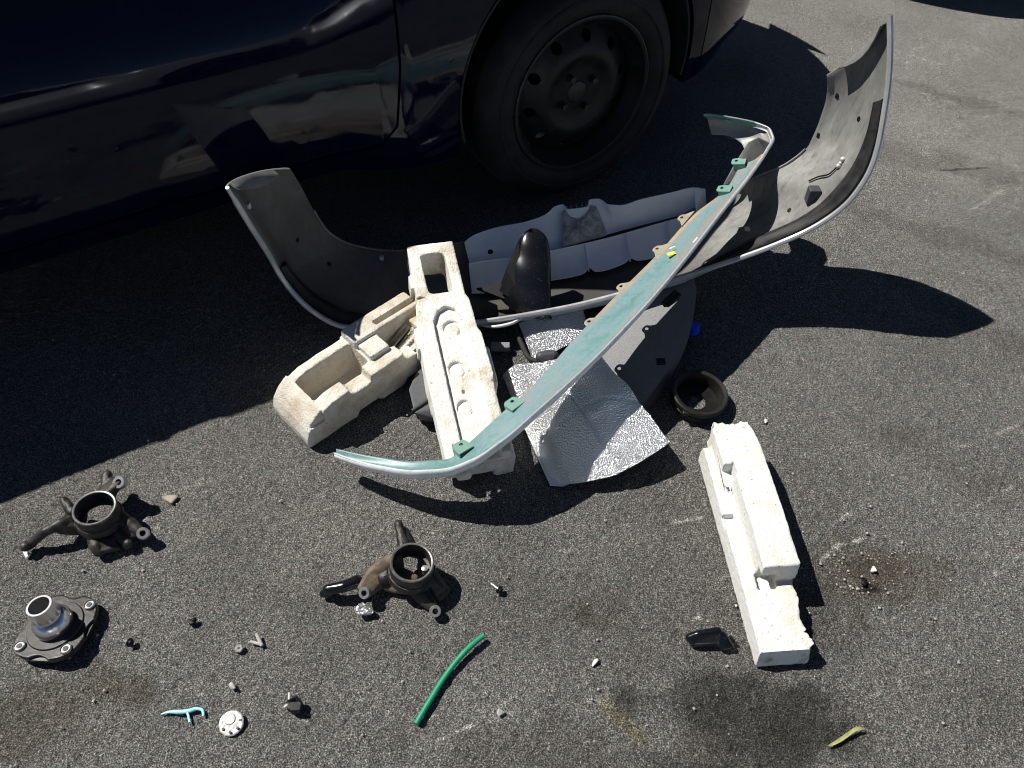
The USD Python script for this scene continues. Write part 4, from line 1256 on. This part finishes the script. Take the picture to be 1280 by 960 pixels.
# ------------------------------------------------------------------ small litter on the asphalt
def litter():
    p = spline(np.array([at(520, 905, .006), at(536, 878, .006), at(556, 846, .006), at(571, 826, .008), at(588, 808, .010), at(604, 795, .009)]), 40)
    t = Thing('green_tube', 'short bright green plastic tube lying on bare asphalt', 'plastic tube', (p[20][0], p[20][1], 0))
    t.part('tube', tube(p, .0047, 14), 'green_plastic')
    d = p[-1] - p[-2]; d /= np.linalg.norm(d)
    t.part('cut_end', lathe([(0, .0006), (.0040, .0006), (.0046, 0), (0, -.001)], 16, d, p[-1]), 'chip_white')
    # floss pick
    a = spline(np.array([at(201, 893, .003), at(214, 890, .003), at(226, 890, .003), at(237, 888.5, .003), at(246, 886, .003), at(252, 887, .003), at(254, 895, .003)]), 50)
    rr = np.interp(np.linspace(0, 1, 50), [0, .12, .35, .6, .8, 1], [.0008, .0022, .0036, .0036, .0026, .0022])
    b = spline(np.array([at(234, 890, .003), at(236, 897, .003), at(237, 903, .003)]), 12)
    one('floss_pick', join(tube(a, rr, 10), tube(b, .0021, 10)), 'cyan_plastic', 'pale cyan plastic floss pick near the bottom left', 'floss pick')
    # silver cap
    o = at(290, 905, 0)
    t = Thing('silver_disc', 'round dented silver disc lying flat beside the floss pick', 'metal disc', (o[0], o[1], 0))
    ax = (.05, -.18, 1)
    t.part('disc', soften(man(lathe([(0, .003), (.0185, .003), (.020, .0015), (.0185, .0), (0, 0)], 40, ax, o + [0, 0, .003])), .002, 0, .0008, 260, 4), 'pale_metal', 40)
    t.part('raised_centre', lathe([(0, .0062), (.008, .0058), (.0105, .003), (0, .003)], 32, ax, o + [-.003, .006, .003]), 'pale_metal', 40)
    for k in range(7):
        q = k * .9 + .3
        c = o + np.array([.0148 * math.cos(q), .0148 * math.sin(q), .0065])
        t.part('notch', box(c[0] - .0018, c[1] - .0018, c[2] - .001, c[0] + .0018, c[1] + .0018, c[2] + .0006), 'grey_plastic', False)
    # black connector clip
    o = at(370, 884, 0)
    t = Thing('connector_clip', 'small black plastic connector with a pale prong, right of the silver disc', 'connector', (o[0], o[1], 0))
    t.part('clip_body', soften(add(box(o[0] - .012, o[1] - .008, .001, o[0] + .010, o[1] + .008, .012, .002), box(o[0] - .006, o[1] - .012, .004, o[0] + .013, o[1] + .004, .017, .002), chain([o + [-.012, .006, .01], o + [.002, .010, .019], o + [.012, .002, .016]], [.002, .0025, .002])), .003, 1), 'matte_black', 40)
    t.part('prong', bone(o + [-.012, .012, .006], o + [-.013, .020, .008], .0026, .002), 'pale_metal')
    t.part('prong', bone(o + [-.014, .001, .004], o + [-.017, -.001, .005], .003, .0025), 'pale_metal')
    # v-shaped pale clip, nut, pebbles
    q = [at(314, 802, .003), at(327, 806, .003), at(321, 793, .008)]
    one('pale_clip', add(bone(q[0], q[1], .0026, .0028), bone(q[1], q[2], .0034, .0030)), 'stone', 'small pale V-shaped clip on asphalt above the silver disc', 'clip')
    o = at(299, 811, 0)
    nut = m3.Manifold.cylinder(.007, .0078, .0068, 6) - m3.Manifold.cylinder(.02, .0022, .0022, 12)
    one('small_nut', put(nut, frame((.2, -.3, 1)), o + [0, 0, .001]), 'stone', 'small round grey nut just left of the V-shaped clip', 'nut', False)
    o = at(241, 779, 0)
    one('black_nut', soften(add(m3.Manifold.cylinder(.008, .0065, .006, 6).translate(list(o)), ball(o + [.003, .003, .006], .005)), .003, 1), 'matte_black', 'tiny black nut lying alone right of the hub', 'nut', 40)

    def screw(a, b, name, label, hm='matte_black'):
        a, b = at(*a, .004), at(*b, .007)
        d = (b - a) / np.linalg.norm(b - a)
        t = Thing(name, label, 'screw', (b[0], b[1], 0))
        t.part('shank', tube(np.array([a, a + d * .004, b]), [.0012, .0026, .0028], 12), 'machined_steel')
        t.part('head', lathe([(0, .006), (.005, .005), (.0058, .002), (.0075, .001), (.0075, -.001), (0, -.001)], 20, d, b), hm)
    screw((613, 729), (624, 737), 'screw', 'small pale screw with dark head, right of the rusty knuckle')
    screw((154, 801), (162, 803), 'screw', 'tiny dark-headed screw lying right of the wheel hub')
    # black wedge handle
    o = at(888, 800, 0)
    t = Thing('plastic_wedge', 'small black plastic wedge left of the broken foam block', 'plastic wedge', (o[0], o[1], 0))
    A = m3.Manifold.batch_hull([ball(at(862, 797, .010), .0075), ball(at(872, 793, .018), .007), ball(at(898, 789, .022), .0075), ball(at(897, 801, .010), .008), ball(at(868, 803, .008), .0075)])
    B = m3.Manifold.batch_hull([ball(at(898, 790, .021), .007), ball(at(904, 793, .019), .006), ball(at(914, 808, .007), .006), ball(at(905, 810, .006), .005), ball(at(895, 801, .009), .008)])
    t.part('grip', soften(add(A, B), .003, 4), 'gloss_black', 45)
    t.part('tab', bone(at(913, 796, .012), at(917, 801, .010), .003, .003), 'matte_black')
    # leaf
    lp = spline(np.array([at(1036, 932, .004), at(1048, 926, .005), at(1060, 918, .007), at(1072, 911, .009), at(1081, 911, .006)]), 26)
    wd = .0058 * np.sin(np.pi * np.linspace(0.03, .98, 26)) ** .7
    sd = np.array([.5, .85, .12])
    G = np.stack([lp - sd * wd[:, None], lp + [0, 0, -.0012], lp + sd * wd[:, None]], 1)
    one('dry_leaf', sheet(G, .0005), 'leaf_green', 'narrow curled yellow green leaf near the bottom right', 'leaf', 60)
    # paint chips and pebbles
    def chip(px, py, r, name, label, m, cat, sq=.35, seed=1):
        o = at(px, py, 0)
        g = np.random.default_rng(seed)
        b = m3.Manifold.batch_hull([ball(o + [g.normal() * r * .5, g.normal() * r * .5, r * sq * g.random() + .001], r * .30, 7) for _ in range(9)])
        one(name, soften(b, r * .4, 0, r * .12, 200, seed), m, label, cat, False)
    chip(36, 694, .009, 'white_chip', 'white flake lying under the tip of the left knuckle', 'chip_white', 'paint chip', .15, 2)
    chip(211, 622, .010, 'tan_chip', 'tan flake right of the left knuckle, topmost of the flakes', 'tab_tan', 'paint chip', .04, 3)
    chip(290, 857, .0065, 'pebble', 'small pale pebble midway between nut and silver disc', 'stone', 'pebble', .8, 4)
    chip(626, 892, .006, 'pebble', 'small grey pebble right of the lower end of the green tube', 'stone', 'pebble', .8, 5)
    chip(744, 829, .006, 'pebble', 'tiny white pebble right of the upper end of the green tube', 'chip_white', 'pebble', .6, 6)
    chip(1092, 712, .006, 'pebble', 'pale crumb on the brown oil stain', 'chip_white', 'pebble', .6, 7)
    chip(1080, 728, .006, 'black_crumb', 'black crumb on the brown oil stain', 'matte_black', 'crumb', .7, 8)
    chip(957, 527, .004, 'white_crumb', 'white foam crumb above the broken foam block', 'chip_white', 'crumb', .4, 9)


litter()


def grit():
    g = np.random.default_rng(91)
    ms = []
    ico = trimesh.creation.icosphere(subdivisions=1)
    while len(ms) < 260:
        px, py = g.uniform(0, 1280), g.uniform(420, 960)
        if g.random() < .25:
            px, py = 1090 + g.normal() * 45, 715 + g.normal() * 28
        r = .0011 + .0016 * g.random() ** 3
        v = np.array(ico.vertices) * r * (1 + g.normal(size=(len(ico.vertices), 1)) * .18) * [1, 1, .7]
        ms.append((v + at(px, py) + [0, 0, r * .2], np.array(ico.faces)))
    one('loose_grit', join(*ms), 'stone', 'loose pale grit scattered over the asphalt', 'grit', False, kind='stuff')


grit()
